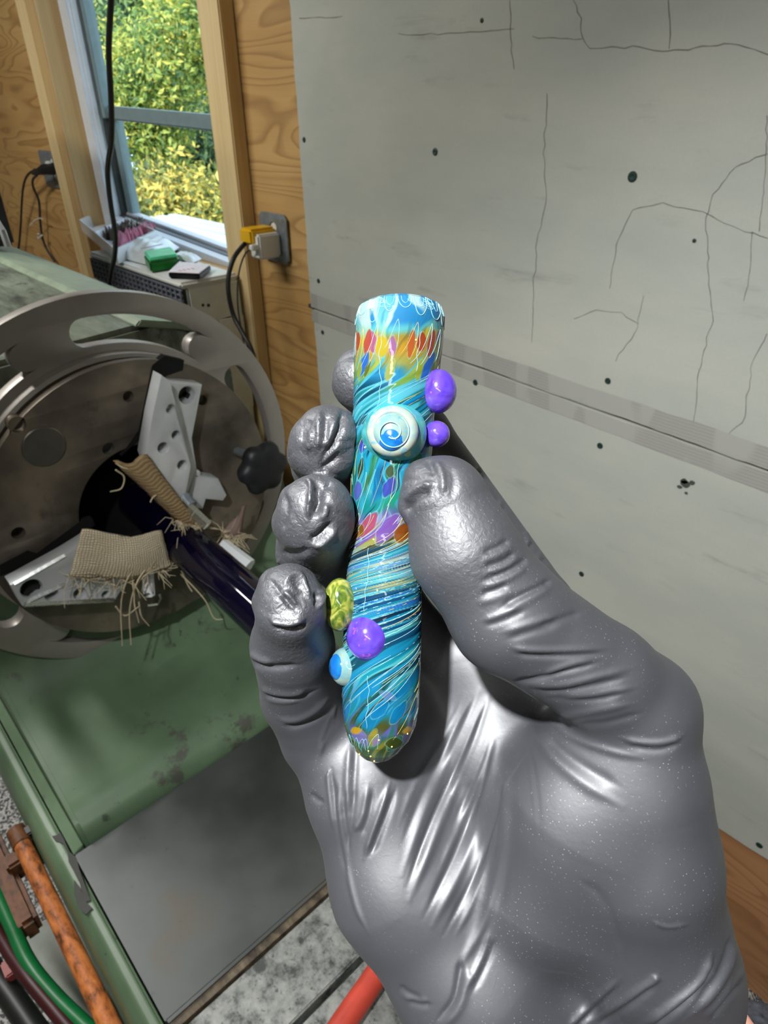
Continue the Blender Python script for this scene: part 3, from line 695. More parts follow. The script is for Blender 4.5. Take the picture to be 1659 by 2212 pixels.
# black star knob
kc = at(566, 1010, 0, -0.79); mb = MB(); N = 60; prof = [(0, .72), (.004, .92), (.012, 1.0), (.020, .97), (.026, .84), (.0285, .5), (.0285, .02)]; V = []
for h, s in prof:
    for k in range(N):
        a = 2 * math.pi * k / N + 0.35; r = 0.041 * s * (1 + 0.085 * math.cos(6 * a) - 0.01 * math.cos(12 * a)); V.append((kc[0] - 0.012 + h, kc[1] + r * math.cos(a), kc[2] + r * math.sin(a)))
mb.add(V, [(i * N + k, i * N + (k + 1) % N, (i + 1) * N + (k + 1) % N, (i + 1) * N + k) for i in range(len(prof) - 1) for k in range(N)] + [tuple(range(N - 1, -1, -1))])
kn = mb.build('star_knob', M['knob'], chuck, smooth=1.2)
MB().tube([at(512, 975, 0, -0.845), at(540, 985, 0, -0.79)], 0.007, 12).build('knob_stem', M['grey_metal'], kn)
MB().lathe([(-0.05, .006), (0.0, .006)], kc, (1, 0, 0), 12).build('knob_stem', M['grey_metal'], kn)

# ------------------------------------------------------------------ blue tube held in the chuck
ta = at(318, 1100, 0, XF - 0.06) ; tb = at(547, 1308, 0, -0.60); dv = (tb - ta) / np.linalg.norm(tb - ta)
ta = ta - dv * 0.034; Lt = (0.02 - ta[0]) / dv[0]
MB().lathe([(0, 0.026), (0, 0.0315), (Lt, 0.0315), (Lt, 0.026), (0, 0.026)], ta, dv, 40, cap=False).build('glass_tube', M['cobalt'], None, origin=ta, smooth=0.8)
tag(bpy.data.objects['glass_tube'], 'long dark cobalt blue glass tube gripped by the chuck, running under the gloved hand', 'tube')

# ------------------------------------------------------------------ cloth wraps on the jaws
def cloth(pix, rows, cols, mat, label, loose, bulge=0.012, seed=0):
    """a wrap over a jaw end: pix = 4 edges' corners given as (px, py, x plane)"""
    rg = np.random.default_rng(seed); C = [np.array(at(px, py, 0, x)) for px, py, x in pix]; G = []
    for i in range(rows + 1):
        u = i / rows; row = []
        for j in range(cols + 1):
            v = j / cols; p = C[0] * (1 - u) * (1 - v) + C[1] * (1 - u) * v + C[2] * u * v + C[3] * u * (1 - v)
            p = p + np.array([bulge * math.sin(math.pi * v) * (0.4 + 0.6 * math.sin(math.pi * u)), 0, 0.004 * math.sin(7 * v + seed)]) + rg.normal(0, 0.0006, 3)
            if i == rows: p = p + np.array([0, 0, rg.uniform(-0.006, 0.003)])
            row.append(tuple(p))
        G.append(row)
    root = empty('cloth_wrap', tuple(C[0]), label, 'cloth', 'heat cloth wraps on the jaws')
    o = MB().grid(G).build('woven_cloth', mat, root, smooth=3.2, fixn=False)
    uv = o.data.uv_layers.new(name='weave')
    for p in o.data.polygons:
        for li, vi in zip(p.loop_indices, p.vertices): uv.data[li].uv = ((vi // (cols + 1)) / rows, (vi % (cols + 1)) / cols)
    sm = o.modifiers.new('thickness', 'SOLIDIFY'); sm.thickness = 0.002; sm.offset = 0
    mb = MB()
    for pts in loose:
        P = spline([at(px, py, 0, x) for px, py, x in pts], 5); mb.tube(P, [0.0013 * (1 - 0.4 * k / len(P)) for k in range(len(P))], 6)
    for k in range(90):
        j = rg.integers(0, cols + 1); b = np.array(G[rows][j]); d = rg.normal(0, 1, 3) * 0.014 + np.array([0.004, 0, -0.008])
        mb.tube([b, b + d * 0.5 + rg.normal(0, .002, 3), b + d], [0.0007, 0.0006, 0.0003], 4)
    o2 = mb.build('loose_threads', M['thread'], root); o2['kind'] = 'stuff'
cloth([(178, 1148, -.785), (350, 1150, -.775), (372, 1228, -.77), (150, 1252, -.785)], 10, 18, M['cloth'], 'pale woven heat cloth with long frayed threads on the lower aluminium jaw', 
      [[(335, 1210, -.77), (285, 1235, -.765), (262, 1300, -.765), (264, 1395, -.77)], [(325, 1215, -.77), (295, 1260, -.76), (280, 1320, -.765), (283, 1393, -.77)],
       [(370, 1218, -.77), (310, 1245, -.765), (290, 1290, -.765), (300, 1345, -.77)], [(300, 1300, -.765), (305, 1330, -.765), (322, 1352, -.77)], [(250, 1310, -.77), (270, 1330, -.77), (300, 1310, -.76)]], 0.016, 1)
cloth([(246, 1000, -.785), (318, 984, -.78), (432, 1138, -.77), (374, 1120, -.785)], 14, 10, M['cloth_brown'], 'scorched brown frayed heat cloth folded over the tip of the upper jaw',
      [[(250, 1015, -.79), (268, 1030, -.79), (262, 1055, -.79), (238, 1062, -.79)], [(350, 1060, -.775), (330, 1075, -.77), (325, 1085, -.77)], [(250, 1000, -.785), (270, 1012, -.78), (300, 1010, -.78)]], 0.012, 2)
cloth([(505, 1120, -.80), (530, 1088, -.80), (518, 1160, -.79), (480, 1150, -.80)], 6, 6, M['cloth_pink'], 'small dusty pink scrap of heat cloth beside the star knob, behind the blue tube',
      [[(390, 1240, -.80), (420, 1270, -.79), (445, 1300, -.78), (462, 1335, -.775), (482, 1338, -.77)], [(392, 1232, -.80), (405, 1262, -.80), (415, 1278, -.795)]], 0.008, 3)
# ------------------------------------------------------------------ air conditioner under the window and what lies on it
ZAC = 1.14
ac = empty('air_conditioner', (-1.78, 0.82, 0.0), 'cream floor-standing air conditioner with dark grille below the window', 'air conditioner')
AX0, AX1, AY0, AY1 = -2.06, -1.507, 0.742, 0.905
MB().box((AX0, AY0 + 0.012, 0.0), (AX1, AY1, ZAC - 0.012)).build('body', M['off_white'], ac, bevel=0.008)
MB().box((AX0, AY0, ZAC - 0.016), (AX1 - 0.002, AY1, ZAC)).build('top_cover', M['white_plastic'], ac, bevel=0.006)
MB().box((AX0 + 0.004, AY0 + 0.006, ZAC - 0.40), (AX1 - 0.02, AY0 + 0.013, ZAC - 0.076)).build('front_panel', M['white_plastic'], ac, bevel=0.003)
MB().box((AX0 + 0.004, AY0 + 0.004, ZAC - 0.072), (AX1 - 0.004, AY0 + 0.0125, ZAC - 0.018)).build('grille_recess', M['grille_dark'], ac)
mb = MB()
for k in range(23):
    x = AX0 + 0.010 + (AX1 - AX0 - 0.02) * k / 22; mb.box((x - .003, AY0 - 0.001, ZAC - 0.072), (x + .003, AY0 + 0.005, ZAC - 0.018))
for z in (ZAC - 0.071, ZAC - 0.057, ZAC - 0.044, ZAC - 0.031, ZAC - 0.019): mb.box((AX0 + .004, AY0 + 0.0005, z - .002), (AX1 - .004, AY0 + 0.004, z + .002))
mb.build('grille', M['grille'], ac)
for dy in (0.05, 0.065): MB().lathe([(0, .004), (.001, .004), (.001, .0001)], (AX1, AY0 + dy, ZAC - 0.05 - dy * .2), (1, 0, 0), 8, cap=False).build('vent_hole', M['grille_dark'], ac)
MB().box((AX1 - 0.001, AY0 + 0.085, ZAC - 0.36), (AX1 + 0.006, AY1 - 0.004, ZAC - 0.10)).build('side_panel', M['off_white'], ac, bevel=0.004)

def slab(pix, z0, z1, ztop=None):
    """block standing at height z0 whose upper outline is seen at pix"""
    P = [at(px, py, 2, z1) for px, py in pix]
    return [(p[0], p[1], z0) for p in P], [(p[0], p[1], z1) for p in P]
# parts tray
tz = ZAC + 0.036
lo, hi = slab([(171, 474), (232, 449), (338, 498), (250, 540)], ZAC + 0.001, tz)
tray = empty('parts_tray', lo[0], 'clear plastic compartment tray of small screws on the left end of the air conditioner', 'tray')
mb = MB(); inset = 0.005
c = np.mean(np.array(hi), 0)
def ins(ps, z, k): return [(p[0] + (c[0] - p[0]) * k, p[1] + (c[1] - p[1]) * k, z) for p in ps]
l0, h0, h1, l1 = lo, hi, ins(hi, tz, .05), ins(hi, ZAC + 0.004, .07)
V = list(l0) + list(h0) + list(h1) + list(l1)
F = [(3, 2, 1, 0), (12, 13, 14, 15)]
for a in (0, 4, 8):
    for k in range(4): F.append((a + k, a + (k + 1) % 4, a + 4 + (k + 1) % 4, a + 4 + k))
mb.add(V, F).build('tray_body', M['clear'], tray)
mid = lambda a, b, t: tuple(np.array(a) * (1 - t) + np.array(b) * t)
MB().hexa([mid(hi[0], hi[3], .45)[:2] + (ZAC + .004,), mid(hi[1], hi[2], .45)[:2] + (ZAC + .004,), mid(hi[1], hi[2], .47)[:2] + (ZAC + .004,), mid(hi[0], hi[3], .47)[:2] + (ZAC + .004,)],
          [mid(hi[0], hi[3], .45)[:2] + (tz,), mid(hi[1], hi[2], .45)[:2] + (tz,), mid(hi[1], hi[2], .47)[:2] + (tz,), mid(hi[0], hi[3], .47)[:2] + (tz,)]).build('divider', M['clear'], tray)
bw = at(206, 458, 2, tz); MB().box((bw[0] - .03, bw[1] - .03, ZAC + .002), (bw[0] + .03, bw[1] + .02, tz + .012)).build('lid_latch', M['clear'], tray, bevel=.004)
def pile(name, corners, n, mat, label, seed):
    rg = np.random.default_rng(seed); P = [np.array(at(px, py, 2, ZAC + .012)) for px, py in corners]; mb = MB()
    for k in range(n):
        u, v = rg.random(2); p = P[0] * (1 - u) * (1 - v) + P[1] * u * (1 - v) + P[2] * u * v + P[3] * (1 - u) * v; h = 0.028 + rg.random() * .012
        mb.lathe([(0, .0055), (h * .5, .005), (h, .0012)], (p[0], p[1], ZAC + .004), (rg.normal(0, .15), rg.normal(0, .15), 1), 6)
    o = mb.build(name, mat, None, origin=tuple(P[0])); tag(o, label, 'screws', None, 'stuff')
pile('dark_screw_pile', [(222, 512), (246, 522), (322, 492), (300, 482)], 90, M['dark_beads'], 'pile of dark screws in the clear tray on the air conditioner', 1)
pile('pink_wall_plug_pile', [(252, 524), (262, 530), (338, 502), (322, 494)], 80, M['pink_beads'], 'band of pink plastic plugs in the clear tray, beside the dark screws', 2)
# soft white packet
def pillow(name, pix, h, mat, parent=None, n=14, z=ZAC + 0.002):
    P = [np.array(at(px, py, 2, z)) for px, py in pix]; top, bot = [], []
    for i in range(n + 1):
        a, b = [], []
        for j in range(n + 1):
            u, v = i / n, j / n; p = P[0] * (1 - u) * (1 - v) + P[1] * u * (1 - v) + P[2] * u * v + P[3] * (1 - u) * v
            e = (1 - (2 * u - 1) ** 4) * (1 - (2 * v - 1) ** 4); w = 0.12 * h * math.sin(13 * u + 5 * v) + 0.08 * h * math.sin(23 * v - 7 * u)
            a.append(p + np.array([0, 0, (h + w) * e ** .7 + .001])); b.append(p)
        top.append(a); bot.append(b)
    mb = MB().grid(top).grid([r[::-1] for r in bot]); return mb.build(name, mat, parent, smooth=3.2, fixn=False)
pk = empty('tissue_packet', at(300, 540, 2, ZAC), 'soft white film packet with grey lettering line, lying behind the mint green packet', 'packet')
pillow('film', [(262, 558), (310, 527), (388, 535), (330, 576)], 0.035, M['soft_white'], pk)
mb = MB()
for k in range(9):
    a = at(303 + k * 5.2, 537 - k * 1.1, 2, ZAC + .0375); mb.box((a[0], a[1], a[2]), (a[0] + .008, a[1] + .007, a[2] + .0006))
mb.build('printed_line', M['ink'], pk)
gp = empty('green_packet', at(345, 560, 2, ZAC), 'mint green shiny packet with darker green side on the air conditioner', 'packet')
lo, hi = slab([(307, 560), (346, 543), (384, 550), (326, 566)], ZAC + .001, ZAC + .026)
lo, hi = slab([(322, 566), (310, 549), (371, 538), (386, 556)], ZAC + .0015, ZAC + .028)
MB().hexa(lo, [mid(a, np.mean(np.array(hi), 0), 0.0) for a in hi]).build('side', M['leaf_green'], gp, bevel=.004)
MB().hexa([(p[0], p[1], ZAC + .0282) for p in hi], [tuple(mid(p, np.mean(np.array(hi), 0), .06)[:2]) + (ZAC + .036,) for p in hi]).build('top', M['mint'], gp, bevel=.003)
wp_ = pillow('white_sachet', [(372, 556), (392, 546), (436, 560), (415, 570)], .012, M['soft_white']); tag(wp_, 'small flat white sachet between the green packet and the printed card box', 'packet')
cb = empty('card_box', at(410, 585, 2, ZAC), 'thin black box with pale pink and white printed lid beside the mint packet', 'box')
lo, hi = slab([(363, 588), (386, 566), (455, 572), (430, 591)], ZAC + .0015, ZAC + .016)
MB().hexa(lo, hi).build('case', M['black_plastic'], cb, bevel=.003)
MB().hexa([(p[0], p[1], ZAC + .016) for p in hi], [tuple(mid(p, np.mean(np.array(hi), 0), .03)[:2]) + (ZAC + .0175,) for p in hi]).build('printed_lid', M['pale_print'], cb)
mb = MB(); a = at(395, 579, 2, ZAC + .0177)
for k in range(4):
    q = at(385 + 9 * k, 584 - 1.5 * k, 2, ZAC + .0177); mb.box((q[0], q[1], q[2]), (q[0] + .012, q[1] + .004, q[2] + .0005))
mb.build('printed_mark', M['pink_beads'], cb)

# ------------------------------------------------------------------ sockets, plugs, cables
def socket(pix, label, knock=True):
    P = [np.array(at(px, py, 1, YP - 0.004)) for px, py in pix]; cc = np.mean(P, 0)
    x0, x1 = min(p[0] for p in P), max(p[0] for p in P); h = np.linalg.norm(P[0] - P[3]); zt = (P[0][2] + P[1][2]) / 2; z0 = zt - h
    r = empty('socket_plate', (cc[0], YP, cc[2]), label, 'socket')
    ch = 0.010; out = [(x0 + ch, z0), (x1 - ch, z0), (x1, z0 + ch), (x1, zt - ch), (x1 - ch, zt), (x0 + ch, zt), (x0, zt - ch), (x0, z0 + ch)]
    plate2d('cover', [out, circ((x0 + x1) / 2, zt - h * .3, .014), circ((x0 + x1) / 2, z0 + h * .3, .014)], .005, M['grey_metal'], r, lambda u, v, w: (u, YP - 0.006 + w, v), bevel=.001)
    MB().lathe([(0, .0165), (.004, .0165)], ((x0 + x1) / 2, YP - .001, zt - h * .3), (0, -1, 0), 18).build('receptacle', M['white_plastic'], r)
    MB().lathe([(0, .0165), (.004, .0165)], ((x0 + x1) / 2, YP - .001, z0 + h * .3), (0, -1, 0), 18).build('receptacle', M['white_plastic'], r)
    for dx, dz in ((.010, .010), (-.010, -.010)):
        MB().lathe([(0, .0035), (.0015, .003)], ((x1 - .012) if dx > 0 else (x0 + .012), YP - .0085, (zt - .012) if dx > 0 else (z0 + .012)), (0, -1, 0), 8).build('plate_screw', M['bright_steel'], r)
    return (x0, x1, z0, zt)
sx0, sx1, sz0, sz1 = socket([(561, 452), (620, 468), (628, 580), (572, 555)], 'galvanised square socket plate right of the pine stud, a white adapter in it')
ad = empty('usb_adapter', at(580, 530, 1, .93), 'white cube charger plugged into the socket plate beside the stud', 'adapter')
q = at(606, 528, 1, .936); MB().box((q[0] - .042, .878, q[2] - .028), (q[0] - .002, .939, q[2] + .026)).build('body', M['white_plastic'], ad, bevel=.004)
q2 = at(548, 534, 1, .872); MB().box((q2[0] - .006, .862, q2[2] - .006), (q2[0] + .010, .884, q2[2] + .006)).build('cable_plug', M['white_plastic'], ad, bevel=.002)
yp = empty('yellow_plug', at(545, 510, 1, .90), 'yellow cable plug in the socket behind the white charger', 'plug')
q = at(552, 508, 1, .900); MB().box((q[0] - .020, .868, q[2] - .016), (q[0] + .030, .938, q[2] + .018)).build('body', M['yellow'], yp, bevel=.005)
def cable(name, pts, r, mat, label, cat='cable', n=8):
    W = spline(pts, n); o = MB().tube(W, r, 10).build(name, mat, None, origin=tuple(W[0]), smooth=3.2); tag(o, label, cat); return o
c1 = [at(px, py, 1, y) for px, py, y in ((536, 520, .885), (522, 534, .86), (505, 558, .83), (494, 595, .81), (494, 635, .80), (504, 680, .80), (520, 712, .80), (545, 760, .80), (560, 830, .80))]
cable('power_cable', c1, .0055, M['black_rubber'], 'thick black cable curving down from the yellow plug along the pine stud')
c2 = [at(px, py, 1, y) for px, py, y in ((545, 535, .868), (530, 548, .86), (518, 580, .85), (513, 620, .84), (514, 665, .84), (520, 705, .84), (530, 760, .84))]
cable('charger_cable', c2, .002, M['grey_cord'], 'thin grey cord hanging from the white charger beside the black cable')
c3 = [at(px, py, 1, .60) for px, py in ((262, -620), (252, -250), (243, -60), (240, 0), (235, 110), (240, 215), (241, 300), (234, 350), (233, 385), (239, 440), (249, 505), (248, 550), (240, 590), (236, 622))]
cable('hanging_cable', c3, .0053, M['black_rubber'], 'black cable hanging down in front of the window')
socket([(92, 322), (135, 332), (142, 398), (100, 392)], 'galvanised socket plate half hidden by the left pine stud, black plug in it')
bp = empty('black_plug', at(95, 368, 1, .92), 'black double plug in the half hidden socket at the left stud', 'plug')
MB().tube([at(118, 362, 1, .938), at(112, 366, 1, .915), at(96, 366, 1, .90), at(80, 372, 1, .89), at(70, 374, 1, .885)], [.017, .019, .017, .010, .006], 12).build('body', M['black_rubber'], bp)
q = at(106, 355, 1, .925); MB().box((q[0] - .02, .918, q[2] - .004), (q[0] + .02, .936, q[2] + .010)).build('prong_housing', M['white_plastic'], bp, bevel=.003)
cable('power_lead', [at(px, py, 1, y) for px, py, y in ((76, 366, .89), (60, 378, .89), (51, 400, .90), (47, 440, .91), (45, 480, .92), (42, 520, .92), (36, 570, .92))], .0042, M['black_rubber'], 'black cord dropping straight down from the black plug on the left plywood')
cable('grey_lead', [at(px, py, 1, y) for px, py, y in ((80, 378, .89), (71, 388, .89), (72, 405, .90), (84, 435, .92), (87, 480, .92), (92, 515, .925), (102, 540, .93), (118, 565, .93))], .0045, M['grey_cord'], 'dark grey cord with white ties hanging from the black plug')
zt_ = empty('cable_tie', at(88, 472, 1, .918), 'white cable tie with a long tail on the dark grey cord', 'cable tie')
MB().tube([at(65, 487, 1, .90), at(76, 475, 1, .905), at(86, 471, 1, .912), at(92, 473, 1, .912)], .002, 6).build('strap', M['white_plastic'], zt_)
zt2 = MB().tube([at(82, 505, 1, .91), at(84, 515, 1, .912), at(91, 508, 1, .915)], [.004, .005, .003], 8).build('cable_tie', M['white_plastic'], None, origin=at(84, 510, 1, .912)); tag(zt2, 'white cable tie stub lower down on the dark grey cord', 'cable tie')
# black control box standing on the headstock
bx = empty('control_box', at(40, 536, 2, 1.217), 'black box with a pale edge standing on top of the headstock', 'control box')
q = at(36, 536, 2, 1.217)
MB().box((q[0] - .5, q[1] - .22, 1.2235), (q[0], q[1], 1.75)).build('body', M['black_plastic'], bx, bevel=.006)
MB().tube([at(-12, 470, 1, q[1] - .24), at(6, 500, 1, q[1] - .24), at(18, 534, 1, q[1] - .24)], .004, 6).build('trim_strip', M['alu'], bx)
q3 = at(22, 545, 2, 1.217); MB().box((q3[0] - .2, q3[1] - .25, 1.2235), (q3[0], q3[1] - .23, 1.26)).build('foot_plate', M['black_plastic'], bx, bevel=.004)

# ------------------------------------------------------------------ hoses
def hose(name, pts, r, mat, label):
    return cable(name, [at(px, py, 2, z) for px, py, z in pts], r, mat, label, 'hose')
hose('green_hose', [(-60, 1840, .52), (-10, 1925, .54), (25, 2000, .55), (62, 2080, .56), (115, 2148, .56), (180, 2212, .56), (250, 2275, .56)], .0095, M['green_hose'], 'bright green gas hose crossing the lower left beside the rusty rod')
hose('maroon_hose', [(-60, 1945, .52), (-5, 2015, .54), (28, 2068, .55), (66, 2120, .56), (108, 2170, .56), (150, 2220, .56), (220, 2300, .56)], .0088, M['maroon_hose'], 'dark red gas hose between the green hose and the black one')
hose('black_hose', [(-90, 2010, .50), (-30, 2080, .52), (15, 2140, .52), (50, 2190, .52), (85, 2240, .52), (150, 2320, .52)], .015, M['black_hose'], 'thick black hose nearest the lower left corner')
rc = at(22, 2096, 2, .535); hc = MB().box((rc[0] - .012, rc[1] - .007, .528), (rc[0] + .012, rc[1] + .007, .545)).build('hose_clip', M['red_clip'], None, bevel=.002, origin=rc); tag(hc, 'small dull red clip joining the dark red hose to the black one', 'clip')
rh = empty('red_hose', at(780, 2150, 2, zb), 'red rubber hose with foil wrapped fitting on the lathe bed, below the hand', 'hose')
W = spline([at(px, py, 2, zb + .018) for px, py in ((690, 2290), (745, 2205), (790, 2140), (815, 2102))], 6)
MB().tube(W, .0135, 16).build('tube', M['red_hose'], rh)
W = [at(px, py, 2, zb + .018) for px, py in ((812, 2106), (822, 2090), (832, 2072), (842, 2060), (850, 2050))]
mb = MB(); mb.tube(spline(W, 4), [.0145 + .003 * math.sin(k * 2.3) for k in range(len(spline(W, 4)))], 14)
mb.v = [tuple(np.array(v) + RNG.normal(0, .0011, 3)) for v in mb.v]; mb.build('foil_wrap', M['bright_steel'], rh, smooth=0.3)
MB().tube([at(842, 2112, 2, zb + .016), at(858, 2122, 2, zb + .012), at(870, 2150, 2, zb + .01)], .009, 8).build('fitting', M['black_plastic'], rh)
# ------------------------------------------------------------------ the glass pipe: measurements shared with the hand
PIPE = np.array([  # photo row, centre column, half width
 (653, 864, 30), (655, 864, 58), (659, 864, 76), (668, 864, 89), (690, 864, 96), (730, 862, 95.5), (780, 858, 93.5), (840, 854, 90), (900, 850, 88), (960, 847, 88), (1010, 845, 87), (1060, 841, 83),
 (1110, 836, 77), (1150, 833, 74), (1200, 830, 77), (1250, 829, 81), (1320, 827, 84), (1400, 825, 84.5), (1470, 823, 84.5), (1530, 822, 82), (1565, 821, 77), (1595, 819, 66), (1618, 817, 50), (1634, 816, 32), (1643, 815, 12)], float)
PD = 171.0
def pipe_c(py): return np.interp(py, PIPE[:, 0], PIPE[:, 1])
def pipe_h(py): return np.interp(py, PIPE[:, 0], PIPE[:, 2])

# ------------------------------------------------------------------ gloved hand: one continuous skin grown round the finger bones (millimetres, gaze frame)
PALM = [[(762, 1625, 201, 13), (784, 1700, 201, 16), (868, 1900, 198, 20), (1030, 2090, 196, 24), (1150, 2330, 200, 25)],
        [(900, 1570, 210, 12), (1050, 1900, 206, 20), (1250, 2330, 206, 24)],
        [(1150, 1420, 211, 12), (1250, 1750, 205, 21), (1380, 2250, 205, 23)],
        [(1372, 1530, 174, 14.3), (1366, 1700, 178, 17.5), (1374, 1850, 181, 19.8), (1388, 2010, 188, 21.5), (1408, 2090, 198, 23.2), (1400, 2330, 206, 22)],
        [(930, 1420, 213, 11), (1150, 1420, 211, 12)], [(860, 1450, 213, 11), (900, 1570, 210, 12)], [(1020, 1420, 212, 12), (1090, 1640, 205, 17), (1150, 1900, 203, 21)], [(1230, 1430, 211, 12), (1372, 1530, 182, 13)],
        [(830, 1650, 201, 13), (960, 1900, 199, 17), (1120, 2150, 199, 22), (1200, 2330, 202, 24)],
        [(1330, 1560, 178, 13), (1240, 1740, 183, 19), (1180, 1900, 190, 22)]]
THUMB = [(966, 1084, 160.5, 10.4), (1002, 1190, 161, 13.0), (1098, 1328, 164, 14.4), (1300, 1462, 170, 13.8), (1385, 1532, 174, 14.4)]
THUMB2 = [(914, 1034, 160.5, 4.8), (893, 1092, 161.5, 3.0), (960, 1050, 161, 7)]
INDEX = [(786, 822, 190, 9.4), (838, 868, 197, 9.6), (903, 944, 203, 10.2), (1162, 1315, 208, 11.6), (1230, 1430, 211, 12)]
MIDDLE = [(707, 948, 169, 8.6), (704, 968, 171, 9.2), (706, 1000, 184, 9.8), (770, 1015, 198, 9.6), (900, 1100, 207, 10), (1060, 1330, 212, 11), (1100, 1460, 211, 12)]
RINGF = [(685, 1100, 163, 8.8), (682, 1124, 165, 9.5), (680, 1185, 180, 10.2), (720, 1232, 194, 9.8), (850, 1310, 207, 10), (960, 1450, 212, 11), (980, 1560, 210, 12)]
PINKY = [(628, 1284, 162, 7.5), (628, 1316, 162, 8.4), (632, 1392, 176, 11.0), (652, 1500, 193, 11.8), (692, 1590, 200, 11.8), (784, 1700, 201, 15)]
MIDDLE2 = [(664, 942, 172, 4.2), (660, 985, 174, 4.2), (690, 975, 174, 8)]
MIDDLE3 = [(744, 910, 173, 3.0), (720, 950, 172, 7.5)]
RING2 = [(632, 1076, 166, 3.0), (628, 1130, 168, 4.2), (680, 1130, 168, 9)]
PINKY2 = [(688, 1286, 166, 2.4), (690, 1312, 167, 2.6), (650, 1320, 166, 7)]
PINKY3 = [(588, 1256, 164, 3.0), (575, 1300, 166, 3.2), (628, 1310, 164, 8)]
CHAINS = dict(palm=PALM, thumb=[THUMB, THUMB2], index=[INDEX], middle=[MIDDLE, MIDDLE2, MIDDLE3], ring=[RINGF, RING2], pinky=[PINKY, PINKY2, PINKY3])

def grow(h=0.5, cut_py=2300):
    lo = np.array([-46.0, -178.0, 142.0]); hi = np.array([126.0, 54.0, 236.0])
    n = ((hi - lo) / h).astype(int) + 1
    ax = [lo[i] + h * np.arange(n[i], dtype=np.float32) for i in range(3)]
    BIG = 9.0
    def cone(F, a, b, ra, rb, k):
        a = np.array(a); b = np.array(b); m = max(ra, rb) + BIG
        i0 = np.maximum(((np.minimum(a, b) - m - lo) / h).astype(int), 0); i1 = np.minimum(((np.maximum(a, b) + m - lo) / h).astype(int) + 2, n)
        if np.any(i1 <= i0): return
        X = ax[0][i0[0]:i1[0], None, None]; Y = ax[1][None, i0[1]:i1[1], None]; Z = ax[2][None, None, i0[2]:i1[2]]
        d = b - a; L2 = float(d @ d)
        t = ((X - a[0]) * d[0] + (Y - a[1]) * d[1] + (Z - a[2]) * d[2]) / L2; np.clip(t, 0, 1, out=t)
        D = np.sqrt((X - a[0] - t * d[0]) ** 2 + (Y - a[1] - t * d[1]) ** 2 + (Z - a[2] - t * d[2]) ** 2) - (ra + (rb - ra) * t)
        S = F[i0[0]:i1[0], i0[1]:i1[1], i0[2]:i1[2]]
        smin(S, D.astype(np.float32), k)
    def smin(S, D, k):
        if k <= 0: np.minimum(S, D, out=S); return
        H = np.maximum(k - np.abs(S - D), 0) / k
        np.minimum(S, D, out=S); S -= H * H * (k * 0.25)
    def field(chains, k):
        F = np.full(n, BIG, np.float32)
        for ch in chains:
            P = [(np.array(camp(*q[:3])), q[3]) for q in ch]
            for (a, ra), (b, rb) in zip(P, P[1:]): cone(F, a, b, ra, rb, k)
        return F
    T = field(CHAINS['palm'], 9.0); lab = np.zeros(n, np.int8)
    for i, (nm, k0, k) in enumerate((('pinky', 2.0, 3.5), ('ring', 2.0, 1.0), ('middle', 2.0, 1.0), ('index', 2.0, 1.2), ('thumb', 3.0, 3.5))):
        G = field(CHAINS[nm], k0); lab[G < T] = i + 1; smin(T, G, k)
    # pressed against the glass: keep clear of the pipe
    Y = ax[1][None, :, None]; Z = ax[2][None, None, :]; X = ax[0][:, None, None]
    py = CY - Y / PD * FPX; c = (pipe_c(py) - CX) / FPX * PD; r = pipe_h(py) / FPX * PD
    inb = (py > 640) & (py < 1650)
    pd = np.where(inb, np.sqrt((X - c) ** 2 + (Z - PD) ** 2) - r - 0.12, 50.0).astype(np.float32)
    np.maximum(T, -pd, out=T); del pd
    # glove ends at the wrist along a slanting cuff
    cut = (X * 0.94 - Y * 0.34 - 152.0).astype(np.float32)
    np.maximum(T, cut, out=T)
    return T, lab, lo, h, n

def surface_nets(T, lo, h):
    S = T < 0; n = np.array(T.shape)
    c = S[:-1, :-1, :-1].astype(np.int8)
    for dx in (0, 1):
        for dy in (0, 1):
            for dz in (0, 1):
                if dx + dy + dz: c = c + S[dx:n[0] - 1 + dx, dy:n[1] - 1 + dy, dz:n[2] - 1 + dz]
    I = np.argwhere((c > 0) & (c < 8)); idm = np.full(n - 1, -1, np.int32); idm[I[:, 0], I[:, 1], I[:, 2]] = np.arange(len(I))
    cor = np.array([(a, b, d) for a in (0, 1) for b in (0, 1) for d in (0, 1)])
    vals = np.stack([T[I[:, 0] + q[0], I[:, 1] + q[1], I[:, 2] + q[2]] for q in cor], 1)
    acc = np.zeros((len(I), 3)); cnt = np.zeros(len(I))
    for a in range(8):
        for b in range(a + 1, 8):
            if np.abs(cor[a] - cor[b]).sum() != 1: continue
            va, vb = vals[:, a], vals[:, b]; m = (va < 0) != (vb < 0)
            t = np.where(m, va / np.where(m, va - vb, 1), 0)
            acc += np.where(m[:, None], cor[a] + t[:, None] * (cor[b] - cor[a]), 0); cnt += m
    V = lo + h * (I + acc / cnt[:, None]); Q = []
    for axis in range(3):
        o = [i for i in range(3) if i != axis]
        sl = [slice(None)] * 3; sl2 = [slice(None)] * 3; sl[axis] = slice(0, -1); sl2[axis] = slice(1, None)
        E = np.argwhere(S[tuple(sl)] != S[tuple(sl2)])
        E = E[(E[:, o[0]] > 0) & (E[:, o[1]] > 0) & (E[:, o[0]] < n[o[0]] - 1) & (E[:, o[1]] < n[o[1]] - 1)]
        ins_ = S[E[:, 0], E[:, 1], E[:, 2]]; q = []
        for d0, d1 in ((0, 0), (1, 0), (1, 1), (0, 1)):
            J = E.copy(); J[:, o[0]] -= d0; J[:, o[1]] -= d1; q.append(idm[J[:, 0], J[:, 1], J[:, 2]])
        q = np.stack(q, 1); flip = ins_ if axis != 1 else ~ins_
        q[flip] = q[flip][:, ::-1]; Q.append(q)
    return V, np.concatenate(Q), I

